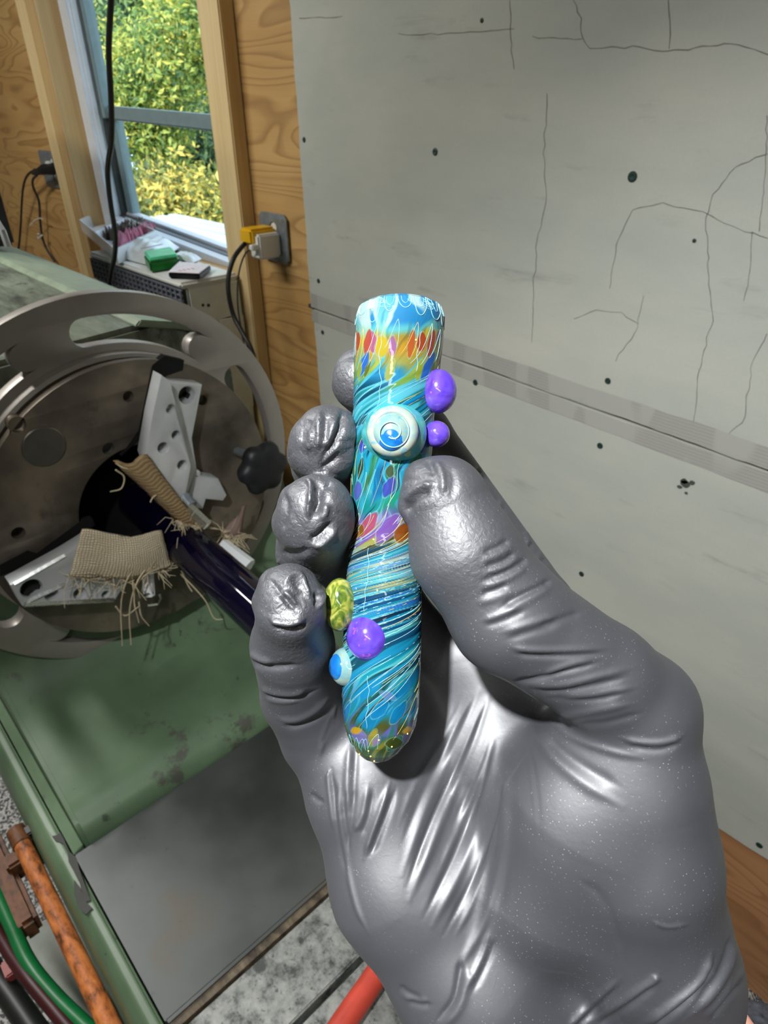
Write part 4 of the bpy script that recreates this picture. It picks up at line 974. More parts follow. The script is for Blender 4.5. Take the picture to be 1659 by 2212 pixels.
HAND_H = 0.43
T, lab, glo, gh, gn = grow(HAND_H)
V, Q, cells = surface_nets(T, glo, gh)
keep = (Q >= 0).all(1); Q = Q[keep]
vlab = lab[np.minimum(cells[:, 0], gn[0] - 1), np.minimum(cells[:, 1], gn[1] - 1), np.minimum(cells[:, 2], gn[2] - 1)]
# light smoothing of the grid steps
E_ = np.concatenate([Q[:, [0, 1]], Q[:, [1, 2]], Q[:, [2, 3]], Q[:, [3, 0]]])
deg = np.bincount(E_.ravel(), minlength=len(V)).astype(float)
def nbr(A): 
    B = np.stack([np.bincount(E_[:, 0], A[E_[:, 1], i], len(V)) + np.bincount(E_[:, 1], A[E_[:, 0], i], len(V)) for i in range(3)], 1)
    return B / np.maximum(deg, 1)[:, None]
for it in range(5):
    V = V + 0.6 * (nbr(V) - V); V = V - 0.55 * (nbr(V) - V) if it < 4 else V
def normals(V):
    fn = np.cross(V[Q[:, 2]] - V[Q[:, 0]], V[Q[:, 3]] - V[Q[:, 1]]); N = np.zeros_like(V)
    for k in range(4):
        for i in range(3): N[:, i] += np.bincount(Q[:, k], fn[:, i], len(V))
    return N / np.maximum(np.linalg.norm(N, axis=1), 1e-9)[:, None]
N = normals(V)
if (N * V).sum(1)[vlab == 5].mean() > 0 and False: pass
view = V / np.linalg.norm(V, axis=1)[:, None]
# orientation: the outward side of the palm facing us must point back along the gaze
cm = np.array(camp(1390, 1850, 181)); near = np.linalg.norm((V - cm)[:, :2], axis=1) < 6
side = np.sign(((V[near] - cm) * N[near]).sum(1)).sum()
if side < 0: Q = Q[:, ::-1]; N = -N
face = np.clip((-(N * view).sum(1) - 0.02) / 0.25, 0, 1)
pxy = np.stack([CX + FPX * V[:, 0] / V[:, 2], CY - FPX * V[:, 1] / V[:, 2]], 1)

# creases and tension folds of the thin glove: (part numbers, width, height mm, path)
ALLP = (0, 1, 2, 3, 4, 5)
FOLDS = [
 ((5,), 9, -1.0, [(1103, 1166), (1077, 1181), (1040, 1198)]), ((5,), 9, 0.5, [(1108, 1178), (1078, 1196), (1040, 1212)]),
 ((5,), 8, -1.0, [(1113, 1193), (1089, 1212), (1040, 1228)]), ((5,), 8, 0.5, [(1118, 1204), (1090, 1224), (1050, 1238)]),
 ((5,), 9, -1.1, [(1140, 1203), (1120, 1222), (1084, 1241), (1034, 1257)]), ((5,), 10, 0.7, [(1140, 1220), (1100, 1246), (1040, 1272)]),
 ((5,), 8, -0.9, [(1100, 1262), (1070, 1275), (1036, 1286)]), ((5,), 9, 0.45, [(1110, 1276), (1060, 1296), (1030, 1302)]),
 ((5,), 8, -1.3, [(1192, 1250), (1170, 1266), (1116, 1292), (1080, 1313)]), ((5,), 13, 0.7, [(1192, 1262), (1150, 1290), (1090, 1322)]),
 ((5,), 8, 0.8, [(1122, 1310), (1080, 1328), (1040, 1341)]), ((5,), 8, -0.6, [(1140, 1316), (1090, 1340), (1046, 1354)]),
 ((5,), 10, 0.7, [(1210, 1330), (1150, 1346), (1080, 1368)]), ((5,), 10, -0.6, [(1214, 1346), (1150, 1364), (1090, 1384)]),
 ((5,), 9, -0.7, [(1262, 1320), (1210, 1338), (1160, 1352)]),
 ((0, 5), 8, 0.8, [(1325, 1399), (1230, 1404), (1150, 1404), (1100, 1398)]), ((0, 5), 7, -0.7, [(1312, 1412), (1230, 1416), (1150, 1417), (1110, 1412)]),
 ((0, 5), 9, 0.6, [(1290, 1422), (1220, 1440), (1170, 1462)]), ((0, 5), 7, -0.9, [(1300, 1430), (1230, 1448), (1150, 1468), (1105, 1472)]),
 ((0, 5), 10, 0.8, [(1370, 1442), (1290, 1462), (1210, 1480), (1130, 1478)]), ((0, 5), 8, -0.7, [(1360, 1462), (1290, 1478), (1220, 1492), (1150, 1490)]),
 ((0, 5), 9, 0.6, [(1380, 1482), (1290, 1500), (1200, 1512)]), ((0, 5), 8, -0.7, [(1352, 1496), (1275, 1512), (1180, 1508)]),
 ((0, 5), 10, 0.7, [(1370, 1520), (1260, 1540), (1200, 1552)]), ((0, 5), 9, -0.6, [(1390, 1540), (1310, 1562), (1250, 1566)]),
 ((0, 5), 9, 1.0, [(1480, 1585), (1440, 1602), (1390, 1604), (1335, 1592)]), ((0, 5), 9, -0.8, [(1470, 1606), (1420, 1620), (1350, 1610)]),
 ((5,), 12, -2.4, [(874, 1120), (886, 1088), (906, 1070), (934, 1058)]), ((5,), 9, 1.7, [(876, 1092), (890, 1068), (915, 1052), (940, 1046)]),
 ((5,), 9, 1.3, [(936, 998), (950, 1012), (957, 1040), (955, 1072)]), ((5,), 9, -0.9, [(922, 990), (932, 1010), (938, 1030)]), ((5,), 10, -0.6, [(975, 1010), (980, 1040), (975, 1080)]),
 ((0,), 9, 0.5, [(1004, 1500), (955, 1600), (900, 1690), (862, 1780)]), ((0,), 12, 1.0, [(1036, 1490), (980, 1615), (920, 1745), (868, 1890)]), ((0,), 13, 1.3, [(1056, 1505), (1008, 1640), (950, 1780), (884, 1945)]),
 ((0,), 8, 0.5, [(1050, 1640), (1020, 1720), (985, 1800), (950, 1880)]), ((0,), 14, 1.2, [(1074, 1600), (1046, 1738), (1000, 1870), (934, 2000)]), ((0,), 8, 0.6, [(1074, 1760), (1056, 1850), (1020, 1950), (985, 2020)]), ((0,), 13, 1.0, [(1092, 1700), (1080, 1860), (1048, 1985), (990, 2095)]),
 ((0,), 8, -0.5, [(1018, 1510), (966, 1610), (910, 1720), (866, 1830)]), ((0,), 8, -1.1, [(1046, 1520), (994, 1640), (932, 1775), (878, 1918)]), ((0,), 7, -0.5, [(1056, 1600), (1020, 1690), (975, 1790)]),
 ((0,), 9, -1.0, [(1066, 1600), (1030, 1725), (978, 1855), (914, 1985)]), ((0,), 8, -0.8, [(1086, 1680), (1062, 1790), (1018, 1905), (958, 2020)]), ((0,), 14, -0.6, [(1108, 1690), (1100, 1850), (1070, 1985)]),
 ((0,), 7, -0.9, [(716, 1660), (724, 1740), (738, 1830), (752, 1900)]), ((0,), 6, 0.6, [(704, 1640), (712, 1720), (722, 1800)]), ((0,), 9, 0.8, [(756, 1600), (750, 1680), (748, 1760)]), ((0,), 8, -0.7, [(770, 1600), (766, 1680), (762, 1740)]),
 ((0,), 7, 0.8, [(733, 1690), (731, 1760), (745, 1851), (769, 1956), (796, 2016)]), ((0,), 6, -0.7, [(746, 1700), (744, 1760), (756, 1850)]),
 ((0,), 8, 0.8, [(796, 1690), (783, 1760), (763, 1799)]), ((0,), 7, -0.7, [(808, 1700), (796, 1764), (778, 1810)]), ((0,), 7, -0.6, [(768, 1700), (760, 1770), (752, 1830)]),
 ((0,), 8, 1.4, [(842, 1690), (822, 1750), (804, 1800), (786, 1856)]), ((0,), 8, -1.2, [(856, 1700), (836, 1760), (816, 1810), (800, 1850)]),
 
 
 
 
 ((0,), 8, 0.8, [(1062, 2000), (1040, 2070), (1005, 2140)]), ((0,), 7, -0.7, [(1076, 2020), (1052, 2080), (1018, 2150)]),
 ((0,), 16, 1.1, [(1146, 1548), (1170, 1600), (1205, 1645), (1264, 1693), (1345, 1742)]), ((0,), 14, -0.8, [(1180, 1590), (1215, 1625), (1280, 1668), (1340, 1700)]),
 ((0,), 10, 0.7, [(1180, 1548), (1230, 1590), (1310, 1620), (1400, 1640)]),
 ((0,), 9, -1.3, [(996, 2070), (992, 2110), (978, 2165), (938, 2212)]), ((0,), 12, 0.9, [(1012, 2090), (1008, 2125), (990, 2180), (950, 2225)]),
 ((0,), 8, -0.8, [(862, 2128), (880, 2145), (915, 2160)]), ((0,), 8, -0.8, [(880, 2162), (905, 2170), (935, 2170)]), ((0,), 8, 0.6, [(868, 2150), (895, 2158), (930, 2164)]),
 ((0,), 9, 1.2, [(1340, 2112), (1273, 2172), (1225, 2220)]), ((0,), 8, -1.0, [(1345, 2126), (1284, 2184), (1240, 2225)]),
 ((0,), 11, 1.3, [(1422, 2102), (1408, 2122), (1349, 2160), (1265, 2212)]), ((0,), 9, -1.1, [(1424, 2120), (1360, 2172), (1285, 2220)]),
 ((0,), 11, 1.8, [(1538, 2055), (1526, 2095), (1503, 2130), (1430, 2186), (1385, 2215)]), ((0,), 9, -1.5, [(1543, 2072), (1520, 2125), (1450, 2192), (1410, 2220)]),
 ((0,), 11, 1.4, [(1596, 2010), (1588, 2050), (1570, 2095), (1535, 2150), (1480, 2205)]), ((0,), 9, -1.2, [(1580, 2020), (1572, 2060), (1548, 2115), (1500, 2170)]),
 ((0,), 9, 1.2, [(1614, 2085), (1570, 2140), (1520, 2200)]), ((0,), 8, -1.0, [(1606, 2120), (1570, 2160), (1535, 2205)]),
 ((0,), 6, 0.5, [(1408, 1990), (1440, 2002), (1490, 1996)]), ((0,), 12, -0.5, [(1250, 1900), (1300, 1940), (1330, 2010), (1342, 2060)]),
 ((1,), 8, 1.2, [(538, 1408), (560, 1424), (592, 1431)]), ((1,), 8, -1.3, [(540, 1424), (562, 1438), (600, 1442), (650, 1436)]),
 ((1,), 8, 0.9, [(562, 1484), (590, 1497), (636, 1500), (662, 1488)]), ((1,), 6, -1.0, [(566, 1496), (594, 1507), (640, 1508), (690, 1488)]), ((1,), 6, 0.6, [(572, 1508), (604, 1516), (650, 1514)]),
 ((0, 1), 8, 1.0, [(598, 1552), (636, 1556), (676, 1539), (716, 1503)]), ((0, 1), 7, -1.0, [(610, 1568), (644, 1568), (684, 1551), (722, 1515)]),
 ((0, 1), 7, 0.7, [(728, 1520), (712, 1560), (698, 1600), (690, 1640)]), ((0, 1), 6, -0.6, [(720, 1540), (706, 1580), (694, 1610)]),
 ((0,), 6, 0.7, [(685, 1566), (697, 1605), (712, 1650)]), ((0,), 8, 1.0, [(678, 1590), (660, 1612), (650, 1636)]), ((0,), 8, -0.9, [(700, 1600), (676, 1640), (664, 1660)]),
 ((0,), 9, 1.1, [(664, 1640), (676, 1668), (674, 1700)]), ((0,), 8, -1.0, [(668, 1712), (684, 1728), (700, 1734)]),
 ((3,), 9, -1.5, [(741, 886), (735, 918), (722, 948), (690, 1004)]), ((3,), 8, 1.1, [(694, 886), (690, 915), (690, 946), (684, 975)]), ((3,), 7, -0.6, [(706, 890), (703, 930), (704, 960)]), ((3,), 8, 0.9, [(726, 900), (715, 940), (700, 975)]),
 ((3,), 9, 0.8, [(664, 975), (672, 950), (676, 930)]), ((3,), 9, -0.7, [(650, 955), (660, 930), (674, 905)]), ((3,), 8, -0.9, [(690, 1015), (712, 1000), (736, 975)]),
 ((2,), 12, -2.1, [(700, 1040), (686, 1052), (690, 1078), (682, 1098), (673, 1121)]), ((2,), 7, 1.6, [(655, 1042), (670, 1044), (672, 1070), (668, 1100), (668, 1124)]), ((2,), 9, -1.2, [(722, 1044), (702, 1050), (690, 1064)]), ((2,), 10, 0.9, [(700, 1086), (704, 1105), (692, 1125)]),
 ((2,), 10, -1.5, [(668, 1168), (688, 1158), (722, 1126)]), ((2,), 8, 0.8, [(672, 1180), (700, 1172), (730, 1140)]), ((2,), 8, -0.8, [(615, 1060), (618, 1110), (608, 1150)]), ((2,), 9, -0.9, [(606, 1192), (640, 1196), (670, 1190)]), ((2,), 7, 0.9, [(592, 1190), (596, 1208), (606, 1218)]),
 ((1,), 7, -1.3, [(607, 1284), (621, 1298), (638, 1318)]), ((1,), 8, 1.2, [(612, 1278), (626, 1290), (642, 1312)]), ((1,), 6, 0.9, [(613, 1270), (622, 1252), (638, 1241), (654, 1248), (664, 1275), (671, 1300)]), ((1,), 9, -0.9, [(630, 1262), (642, 1262), (648, 1275)]),
 ((1,), 7, -0.7, [(585, 1252), (598, 1272), (606, 1286)]), ((1,), 9, 1.2, [(580, 1334), (604, 1345), (634, 1345), (662, 1332)]), ((1,), 10, -1.0, [(588, 1352), (612, 1362), (640, 1360), (664, 1346)]), ((1,), 7, 1.0, [(688, 1270), (696, 1290), (686, 1316)]), ((1,), 6, -1.0, [(680, 1278), (686, 1296), (680, 1312)]),
 ((4,), 6, -1.2, [(1024, 1018), (1038, 1008)]), ((4,), 6, -1.2, [(1032, 1042), (1046, 1026)]), ((4,), 6, 1.0, [(1028, 1030), (1042, 1016)]), ((4,), 7, 1.1, [(1072, 1106), (1080, 1090), (1084, 1076)]), ((4,), 6, -0.8, [(1084, 1112), (1090, 1096)]),
 ((4,), 7, 1.4, [(1128, 1190), (1140, 1170), (1136, 1140)]), ((4,), 7, -1.2, [(1142, 1190), (1150, 1172)]), ((4,), 7, 1.0, [(1162, 1212), (1166, 1192)]), ((4,), 6, -1.0, [(1172, 1226), (1176, 1204)]), ((4,), 6, 1.0, [(1200, 1264), (1212, 1252)]), ((4,), 5, -1.0, [(1208, 1272), (1220, 1262)]),
]
disp = np.zeros(len(V))
for parts, w, hgt, path in FOLDS:
    P = np.array(spline(path, 5)) if len(path) > 2 else np.linspace(path[0], path[1], 8)
    m = np.isin(vlab, parts) & (face > 0) & (pxy[:, 0] > P[:, 0].min() - 4 * w) & (pxy[:, 0] < P[:, 0].max() + 4 * w) & (pxy[:, 1] > P[:, 1].min() - 4 * w) & (pxy[:, 1] < P[:, 1].max() + 4 * w)
    ids = np.nonzero(m)[0]
    if not len(ids): continue
    X = pxy[ids]; best = np.full(len(ids), 1e9); bt = np.zeros(len(ids)); S = len(P) - 1
    for i in range(S):
        a, b = P[i], P[i + 1]; d = b - a; t = np.clip(((X - a) @ d) / max(d @ d, 1e-9), 0, 1); D = np.linalg.norm(X - a - t[:, None] * d, axis=1)
        u = D < best; best[u] = D[u]; bt[u] = (i + t[u]) / S
    tp = np.clip(np.minimum(bt, 1 - bt) / 0.22, 0, 1); tp = tp * tp * (3 - 2 * tp)
    disp[ids] += hgt * np.exp(-(best / (0.85 * w * (0.55 + 0.45 * tp))) ** 2) * (0.12 + 0.88 * tp) * face[ids]
tipk = 0.62 - 0.3 * (vlab == 4) + 0.38 * ((vlab >= 1) & (vlab <= 3)) * (pxy[:, 1] < 1360)
V = V + N * (disp * tipk)[:, None]
# slack rubber bunched at the finger tips: a net of soft planes between sharp creases
def wgt0(px, py, r): return np.exp(-(np.linalg.norm(pxy - np.array([px, py]), axis=1) / r) ** 4)
slack = np.clip(wgt0(700, 960, 78) * (vlab == 3) + wgt0(680, 1110, 88) * (vlab == 2) + wgt0(622, 1275, 66) * (vlab == 1) + .7 * wgt0(745, 820, 80) * (vlab == 4) + .6 * wgt0(905, 1050, 48) * (vlab == 5), 0, 1)
_rg = np.random.default_rng(12); net = np.zeros(len(V))
for lam, amp in ((24.0, .95), (15.0, .35)):
    s_ = np.zeros(len(V))
    for q in range(5):
        kk = _rg.normal(0, 1, 3); kk *= 2 * np.pi / lam / np.linalg.norm(kk); s_ += np.sin(V @ kk + _rg.uniform(0, 6.28))
    net += amp * (np.minimum(np.abs(s_) / 1.1, 1.3) - .75)
V = V + N * (net * slack * 0.7)[:, None]
# creased finger tips carry a strong grain, the stretched palm hardly any
def wgt(px, py, r): return np.exp(-(np.linalg.norm(pxy - np.array([px, py]), axis=1) / r) ** 2)
grain = 0.10 + 0.9 * np.clip(wgt(745, 820, 80) + wgt(700, 960, 85) + wgt(680, 1110, 95) + wgt(620, 1280, 80) + 0.55 * wgt(620, 1390, 60) + 0.9 * wgt(920, 1060, 60) + 0.55 * wgt(1000, 1180, 120), 0, 1) * (vlab > 0)
W = CAM + (V @ AX) / 1000.0
BASE = camf(80, -160, 200)
hand = empty('hand', tuple(BASE), 'right hand in a dark grey disposable glove gripping the glass pipe', 'hand')
me = bpy.data.meshes.new('glove')
me.from_pydata((W - BASE).tolist(), [], Q.tolist())
ga = me.attributes.new('grain', 'FLOAT', 'POINT'); ga.data.foreach_set('value', grain.astype(np.float32))
o = bpy.data.objects.new('glove', me); COL.objects.link(o); me.materials.append(M['glove']); o.parent = hand
me.polygons.foreach_set('use_smooth', [True] * len(me.polygons))
del T, lab
# forearm skin showing past the cuff, and the sleeve
mb = MB(); mb.tube([wp(*q) for q in ((1470, 2215, 207), (1520, 2320, 208), (1600, 2450, 210), (1750, 2760, 214), (1900, 3100, 220))], [.0195, .0225, .024, .027, .031], 28)
mb.build('forearm', M['skin'], hand, smooth=3.2)
mb = MB(); P = [wp(*q) for q in ((1588, 2318, 216), (1640, 2430, 216), (1780, 2700, 216), (1950, 3100, 222))]
mb.tube(P, [.029, .031, .034, .040], 40, caps=False)
o = mb.build('sleeve', M['sleeve'], hand, smooth=3.2); sm = o.modifiers.new('thickness', 'SOLIDIFY'); sm.thickness = .003
mb = MB(); 
for k in range(700):
    a = random.uniform(0, 2 * math.pi); u = random.uniform(0, 1.0); c0 = P[0] * (1 - u) + P[1] * u
    t_ = (P[1] - P[0]) / np.linalg.norm(P[1] - P[0]); e1 = np.cross(t_, [0, 0, 1.0]); e1 /= np.linalg.norm(e1); e2 = np.cross(t_, e1)
    d = e1 * math.cos(a) + e2 * math.sin(a); p = c0 + d * (.0295 + .002 * u); q = p + d * random.uniform(.001, .0035) - t_ * random.uniform(0, .003) + RNG.normal(0, .0008, 3)
    mb.tube([p, q], [.00035, .0001], 3, caps=False)
o = mb.build('fleece_pile', M['sleeve'], hand); o['kind'] = 'stuff'
# ------------------------------------------------------------------ the pipe itself
PB = wp(815, 1643, PD)
pipe = empty('glass_pipe', tuple(PB), 'swirled turquoise glass pipe with purple marbles and a white button, held in the glove', 'pipe')
def ppt(py, th, off=0.0):
    r = pipe_h(py) / FPX * PD + off
    return np.stack([(pipe_c(py) - CX) / FPX * PD + r * np.cos(th), -(np.asarray(py, float) - CY) / FPX * PD + 0 * th, PD - r * np.sin(th)], -1)
KP = np.array([(640, 0), (700, .05), (760, .25), (800, .9), (830, 1.9), (870, 2.0), (920, .9), (1000, .2), (1100, .25), (1140, .9), (1180, 2.4), (1240, 4.2), (1320, 3.2), (1380, 2.2), (1450, 1.35), (1520, .9), (1580, .25), (1650, 0)], float)
_py = np.arange(640, 1651.0); _tw = np.concatenate([[0], np.cumsum(np.interp(_py[:-1], KP[:, 0], KP[:, 1]) / np.maximum(pipe_h(_py[:-1]), 40))])
def twist(py): return np.interp(py, _py, _tw)
def vnoise(u, v, nu, fv, seed):
    """value noise, periodic round the pipe: u angle, v photo rows"""
    rg = np.random.default_rng(seed); G = rg.random((nu, 400)); a = (u / (2 * np.pi) * nu) % nu; b = v * fv + 20
    i = np.floor(a).astype(int) % nu; j = np.clip(np.floor(b).astype(int), 0, 398); fa = a - np.floor(a); fb = b - np.floor(b)
    fa = fa * fa * (3 - 2 * fa); fb = fb * fb * (3 - 2 * fb); i2 = (i + 1) % nu
    return (G[i, j] * (1 - fa) + G[i2, j] * fa) * (1 - fb) + (G[i, j + 1] * (1 - fa) + G[i2, j + 1] * fa) * fb
BANDS = [
 (655, [(20, 60, 160), (40, 130, 215), (110, 200, 238), (215, 240, 245), (60, 160, 225)]), (690, [(30, 90, 180), (60, 160, 220), (140, 215, 235), (225, 240, 240), (50, 150, 215)]),
 (708, [(70, 190, 215), (150, 220, 215), (190, 220, 190), (110, 205, 215)]), (728, [(205, 150, 30), (232, 176, 44), (214, 160, 80), (236, 196, 60), (205, 150, 40)]),
 (755, [(214, 140, 40), (226, 176, 60), (206, 170, 110), (180, 190, 110), (230, 160, 40)]), (782, [(120, 190, 160), (100, 200, 220), (200, 200, 90), (90, 190, 215), (190, 170, 80)]),
 (810, [(70, 180, 215), (140, 210, 215), (150, 180, 80), (90, 195, 225), (40, 150, 205)]), (842, [(0, 110, 185), (10, 150, 210), (40, 150, 160), (110, 210, 235), (0, 80, 110)]),
 (880, [(0, 120, 190), (10, 160, 215), (20, 110, 120), (90, 205, 225), (0, 90, 130)]), (930, [(20, 110, 205), (10, 150, 205), (30, 130, 140), (60, 180, 215), (20, 100, 110)]),
 (985, [(20, 120, 210), (10, 160, 210), (60, 150, 110), (30, 170, 210), (10, 120, 170)]), (1040, [(0, 140, 200), (20, 165, 205), (60, 120, 80), (60, 190, 220), (0, 120, 175)]),
 (1092, [(10, 150, 200), (30, 165, 130), (60, 180, 215), (20, 150, 150), (30, 120, 200)]), (1130, [(206, 84, 120), (150, 95, 195), (205, 110, 70), (170, 110, 200), (60, 170, 190)]),
 (1166, [(150, 100, 190), (190, 170, 80), (70, 60, 30), (200, 190, 140), (50, 160, 190)]), (1198, [(16, 24, 30), (150, 190, 220), (200, 210, 225), (24, 50, 60), (170, 180, 225), (40, 170, 200)]),
 (1225, [(30, 40, 50), (160, 190, 225), (210, 210, 190), (60, 170, 210), (120, 150, 220)]), (1250, [(30, 165, 210), (130, 215, 220), (20, 110, 150), (205, 200, 150), (70, 190, 215)]),
 (1290, [(20, 140, 205), (50, 110, 215), (100, 205, 220), (20, 90, 140), (30, 165, 205)]), (1350, [(10, 145, 205), (30, 180, 205), (110, 220, 225), (10, 80, 130), (20, 155, 200)]),
 (1440, [(10, 145, 205), (30, 170, 195), (110, 215, 225), (20, 90, 110), (30, 160, 210)]), (1500, [(10, 145, 205), (30, 165, 190), (100, 170, 215), (40, 120, 110), (20, 150, 205)]),
 (1545, [(10, 140, 200), (20, 155, 205), (80, 90, 50), (90, 130, 200), (30, 150, 170)]), (1580, [(20, 140, 190), (100, 96, 40), (120, 110, 200), (60, 130, 120), (120, 120, 60)]),
 (1615, [(110, 104, 30), (140, 120, 180), (70, 130, 100), (170, 150, 50), (90, 100, 40)]), (1643, [(120, 130, 80), (150, 180, 150), (110, 130, 90), (180, 180, 120), (120, 140, 120)])]
PET = [(805, 738, 10, 26, -8, (208, 90, 150)), (848, 748, 9, 24, -4, (184, 100, 180)), (888, 742, 9, 32, 4, (228, 96, 46)), (932, 740, 9, 32, 6, (218, 76, 66)), (771, 738, 6, 22, 0, (216, 72, 36)), (951, 748, 7, 24, 0, (240, 190, 20)),
 (783, 790, 10, 32, 20, (50, 110, 220)), (793, 797, 5, 20, 20, (120, 116, 30)), (842, 800, 10, 26, 14, (206, 186, 80)), (905, 800, 8, 24, 8, (190, 190, 60)), (783, 962, 8, 18, 8, (76, 74, 200)), (840, 1052, 14, 24, 22, (78, 78, 200)), (771, 1060, 10, 22, 6, (112, 104, 208)),
 (778, 1012, 6, 26, 10, (64, 64, 16)), (842, 1018, 11, 14, 0, (84, 92, 60)), (795, 1134, 15, 32, 32, (210, 80, 116)), (838, 1142, 20, 40, 38, (152, 98, 202)), (884, 1148, 12, 16, 20, (150, 92, 20)), (764, 1152, 9, 22, 4, (176, 80, 10)), (920, 905, 8, 40, 62, (10, 90, 110)),
 (820, 1534, 13, 26, 42, (8, 140, 204)), (860, 1540, 12, 30, 32, (8, 142, 208)), (838, 1503, 20, 9, 25, (124, 154, 214)), (778, 1590, 14, 16, 0, (154, 134, 208)), (806, 1594, 9, 20, 18, (200, 170, 50)), (813, 1602, 7, 12, 25, (186, 146, 196)), (846, 1606, 13, 18, 32, (50, 146, 112)), (764, 1606, 9, 13, -10, (84, 86, 20)), (877, 1578, 11, 8, -15, (252, 174, 20))]
def lin(c): c = np.asarray(c, float) / 255; return np.where(c <= .04045, c / 12.92, ((c + .055) / 1.055) ** 2.4)
def paint(py, th):
    r = pipe_h(py) / FPX * PD; pa = CY + (py - CY) * PD / (PD - r * np.sin(th))
    ph = th - twist(pa); wob = vnoise(ph, pa, 9, 1 / 60, 1); ph = ph + 0.30 * (vnoise(ph, pa, 14, 1 / 34, 2) - .5)
    pb = pa + 26 * (vnoise(ph, pa, 22, 1 / 90, 3) - .5)
    s = 0.5 * vnoise(ph, pa, 17, 1 / 130, 4) + 0.5 * vnoise(ph, pa, 33, 1 / 150, 5)
    s = np.clip((s - .18) / .64, 0, .9999)
    bp = np.array([b[0] for b in BANDS], float); k = np.clip(np.searchsorted(bp, pb) - 1, 0, len(BANDS) - 2); t = np.clip((pb - bp[k]) / (bp[k + 1] - bp[k]), 0, 1); t = t * t * (3 - 2 * t)
    out = np.zeros(py.shape + (3,))
    for i in range(len(BANDS)):
        P = np.array(BANDS[i][1], float); m = len(P); x = s * m; j = np.clip(np.floor(x).astype(int), 0, m - 1); f = np.clip((x - j - .72) / .28, 0, 1); c = P[j] * (1 - f)[..., None] + P[np.minimum(j + 1, m - 1)] * f[..., None]
        w = np.where(k == i, 1 - t, 0) + np.where(k + 1 == i, t, 0); out += c * w[..., None]
    steep = np.clip((np.interp(pa, KP[:, 0], KP[:, 1]) - 1.0) / 1.2, 0, 1)
    # fine light and dark strands running with the twist
    for sd, nu, amp, col in ((6, 150, .5, (190, 228, 236)), (7, 100, .85, (8, 40, 66)), (8, 190, .4, (140, 215, 230)), (9, 90, .6, (8, 96, 110))):
        z = vnoise(ph, pa, nu, 1 / 80, sd) * (1 - steep) + vnoise(ph, pa, int(nu * .42), 1 / 120, sd + 20) * steep; w = np.clip((z - .78) / .12, 0, 1) * amp * np.clip((pa - 780) / 60, .25, 1) * np.clip((1600 - pa) / 60, .2, 1); out = out * (1 - w)[..., None] + np.array(col, float) * w[..., None]
    for (cx_, cy_, a, b, ang, col) in PET:
        h = np.interp(cy_, PIPE[:, 0], PIPE[:, 2]); t0 = math.acos(max(-.985, min(.985, (cx_ - float(pipe_c(cy_))) / (h * 1.04))))
        for j in range(4):
            dth = (th - t0 - j * 2 * math.pi / 4 * (1 if cy_ > 900 else .98) + math.pi) % (2 * math.pi) - math.pi
            dx = -dth * h * max(.35, math.sin(t0)) * 1.05; dy = pa - cy_; q = math.radians(ang); x = dx * math.cos(q) + dy * math.sin(q); y = -dx * math.sin(q) + dy * math.cos(q)
            x = x / np.maximum(.25, 1 - .55 * np.clip(-y / b * .5 + .0, 0, 1) - .25 * np.clip(y / b, 0, 1)); R_ = np.sqrt((x / a) ** 2 + (y / b) ** 2) + .18 * (vnoise(th, pa, 60, 1 / 14, 11) - .5)
            w = np.clip((1.0 - R_) / .14, 0, 1) * .88; out = out * (1 - w)[..., None] + np.array(col, float) * w[..., None]
            e = np.clip(1 - np.abs(R_ - 1.02) / .09, 0, 1) * .6; out = out * (1 - e)[..., None] + np.array((205, 226, 220), float) * e[..., None]
    return np.clip(lin(np.clip(out, 0, 255)) * np.array([.33, .41, .405]), 0, 1)
NR, NTH = 620, 400
rows = np.concatenate([np.linspace(653, 668, 14)[:-1], np.linspace(668, 1600, NR), np.linspace(1600, 1643, 40)[1:]])
th = np.arange(NTH) * 2 * np.pi / NTH
PYg, THg = np.meshgrid(rows, th, indexing='ij')
Pg = ppt(PYg, THg, 0.10 * (vnoise(THg - twist(PYg), PYg, 40, 1 / 90, 5) - .5) * (PYg > 700))
Wg = CAM + (Pg.reshape(-1, 3) @ AX) / 1000 - PB
m = len(rows); idx = np.arange(m * NTH).reshape(m, NTH); nx = np.roll(idx, -1, axis=1)
F = np.stack([idx[:-1], nx[:-1], nx[1:], idx[1:]], -1).reshape(-1, 4)
me = bpy.data.meshes.new('body')
nv = len(Wg); topc = CAM + (np.array([(864 - CX) / FPX * PD, -(653.6 - CY) / FPX * PD, PD]) @ AX) / 1000 - PB; botc = CAM + (np.array([(815 - CX) / FPX * PD, -(1644 - CY) / FPX * PD, PD]) @ AX) / 1000 - PB
FL = F.tolist() + [(nv, int(idx[0][(k + 1) % NTH]), int(idx[0][k])) for k in range(NTH)] + [(nv + 1, int(idx[-1][k]), int(idx[-1][(k + 1) % NTH])) for k in range(NTH)]
me.from_pydata(Wg.tolist() + [topc.tolist(), botc.tolist()], [], FL)
C = np.concatenate([paint(PYg, THg).reshape(-1, 3), lin([[40, 130, 200], [120, 140, 90]])]); C = np.concatenate([C, np.ones((len(C), 1))], 1).astype(np.float32)
ca = me.color_attributes.new('glass_colour', 'FLOAT_COLOR', 'POINT'); ca.data.foreach_set('color', C.ravel())
bm = bmesh.new(); bm.from_mesh(me); bmesh.ops.recalc_face_normals(bm, faces=bm.faces); bm.to_mesh(me); bm.free()
me.polygons.foreach_set('use_smooth', [True] * len(me.polygons))
o = bpy.data.objects.new('body', me); COL.objects.link(o); me.materials.append(M['art_glass']); o.parent = pipe
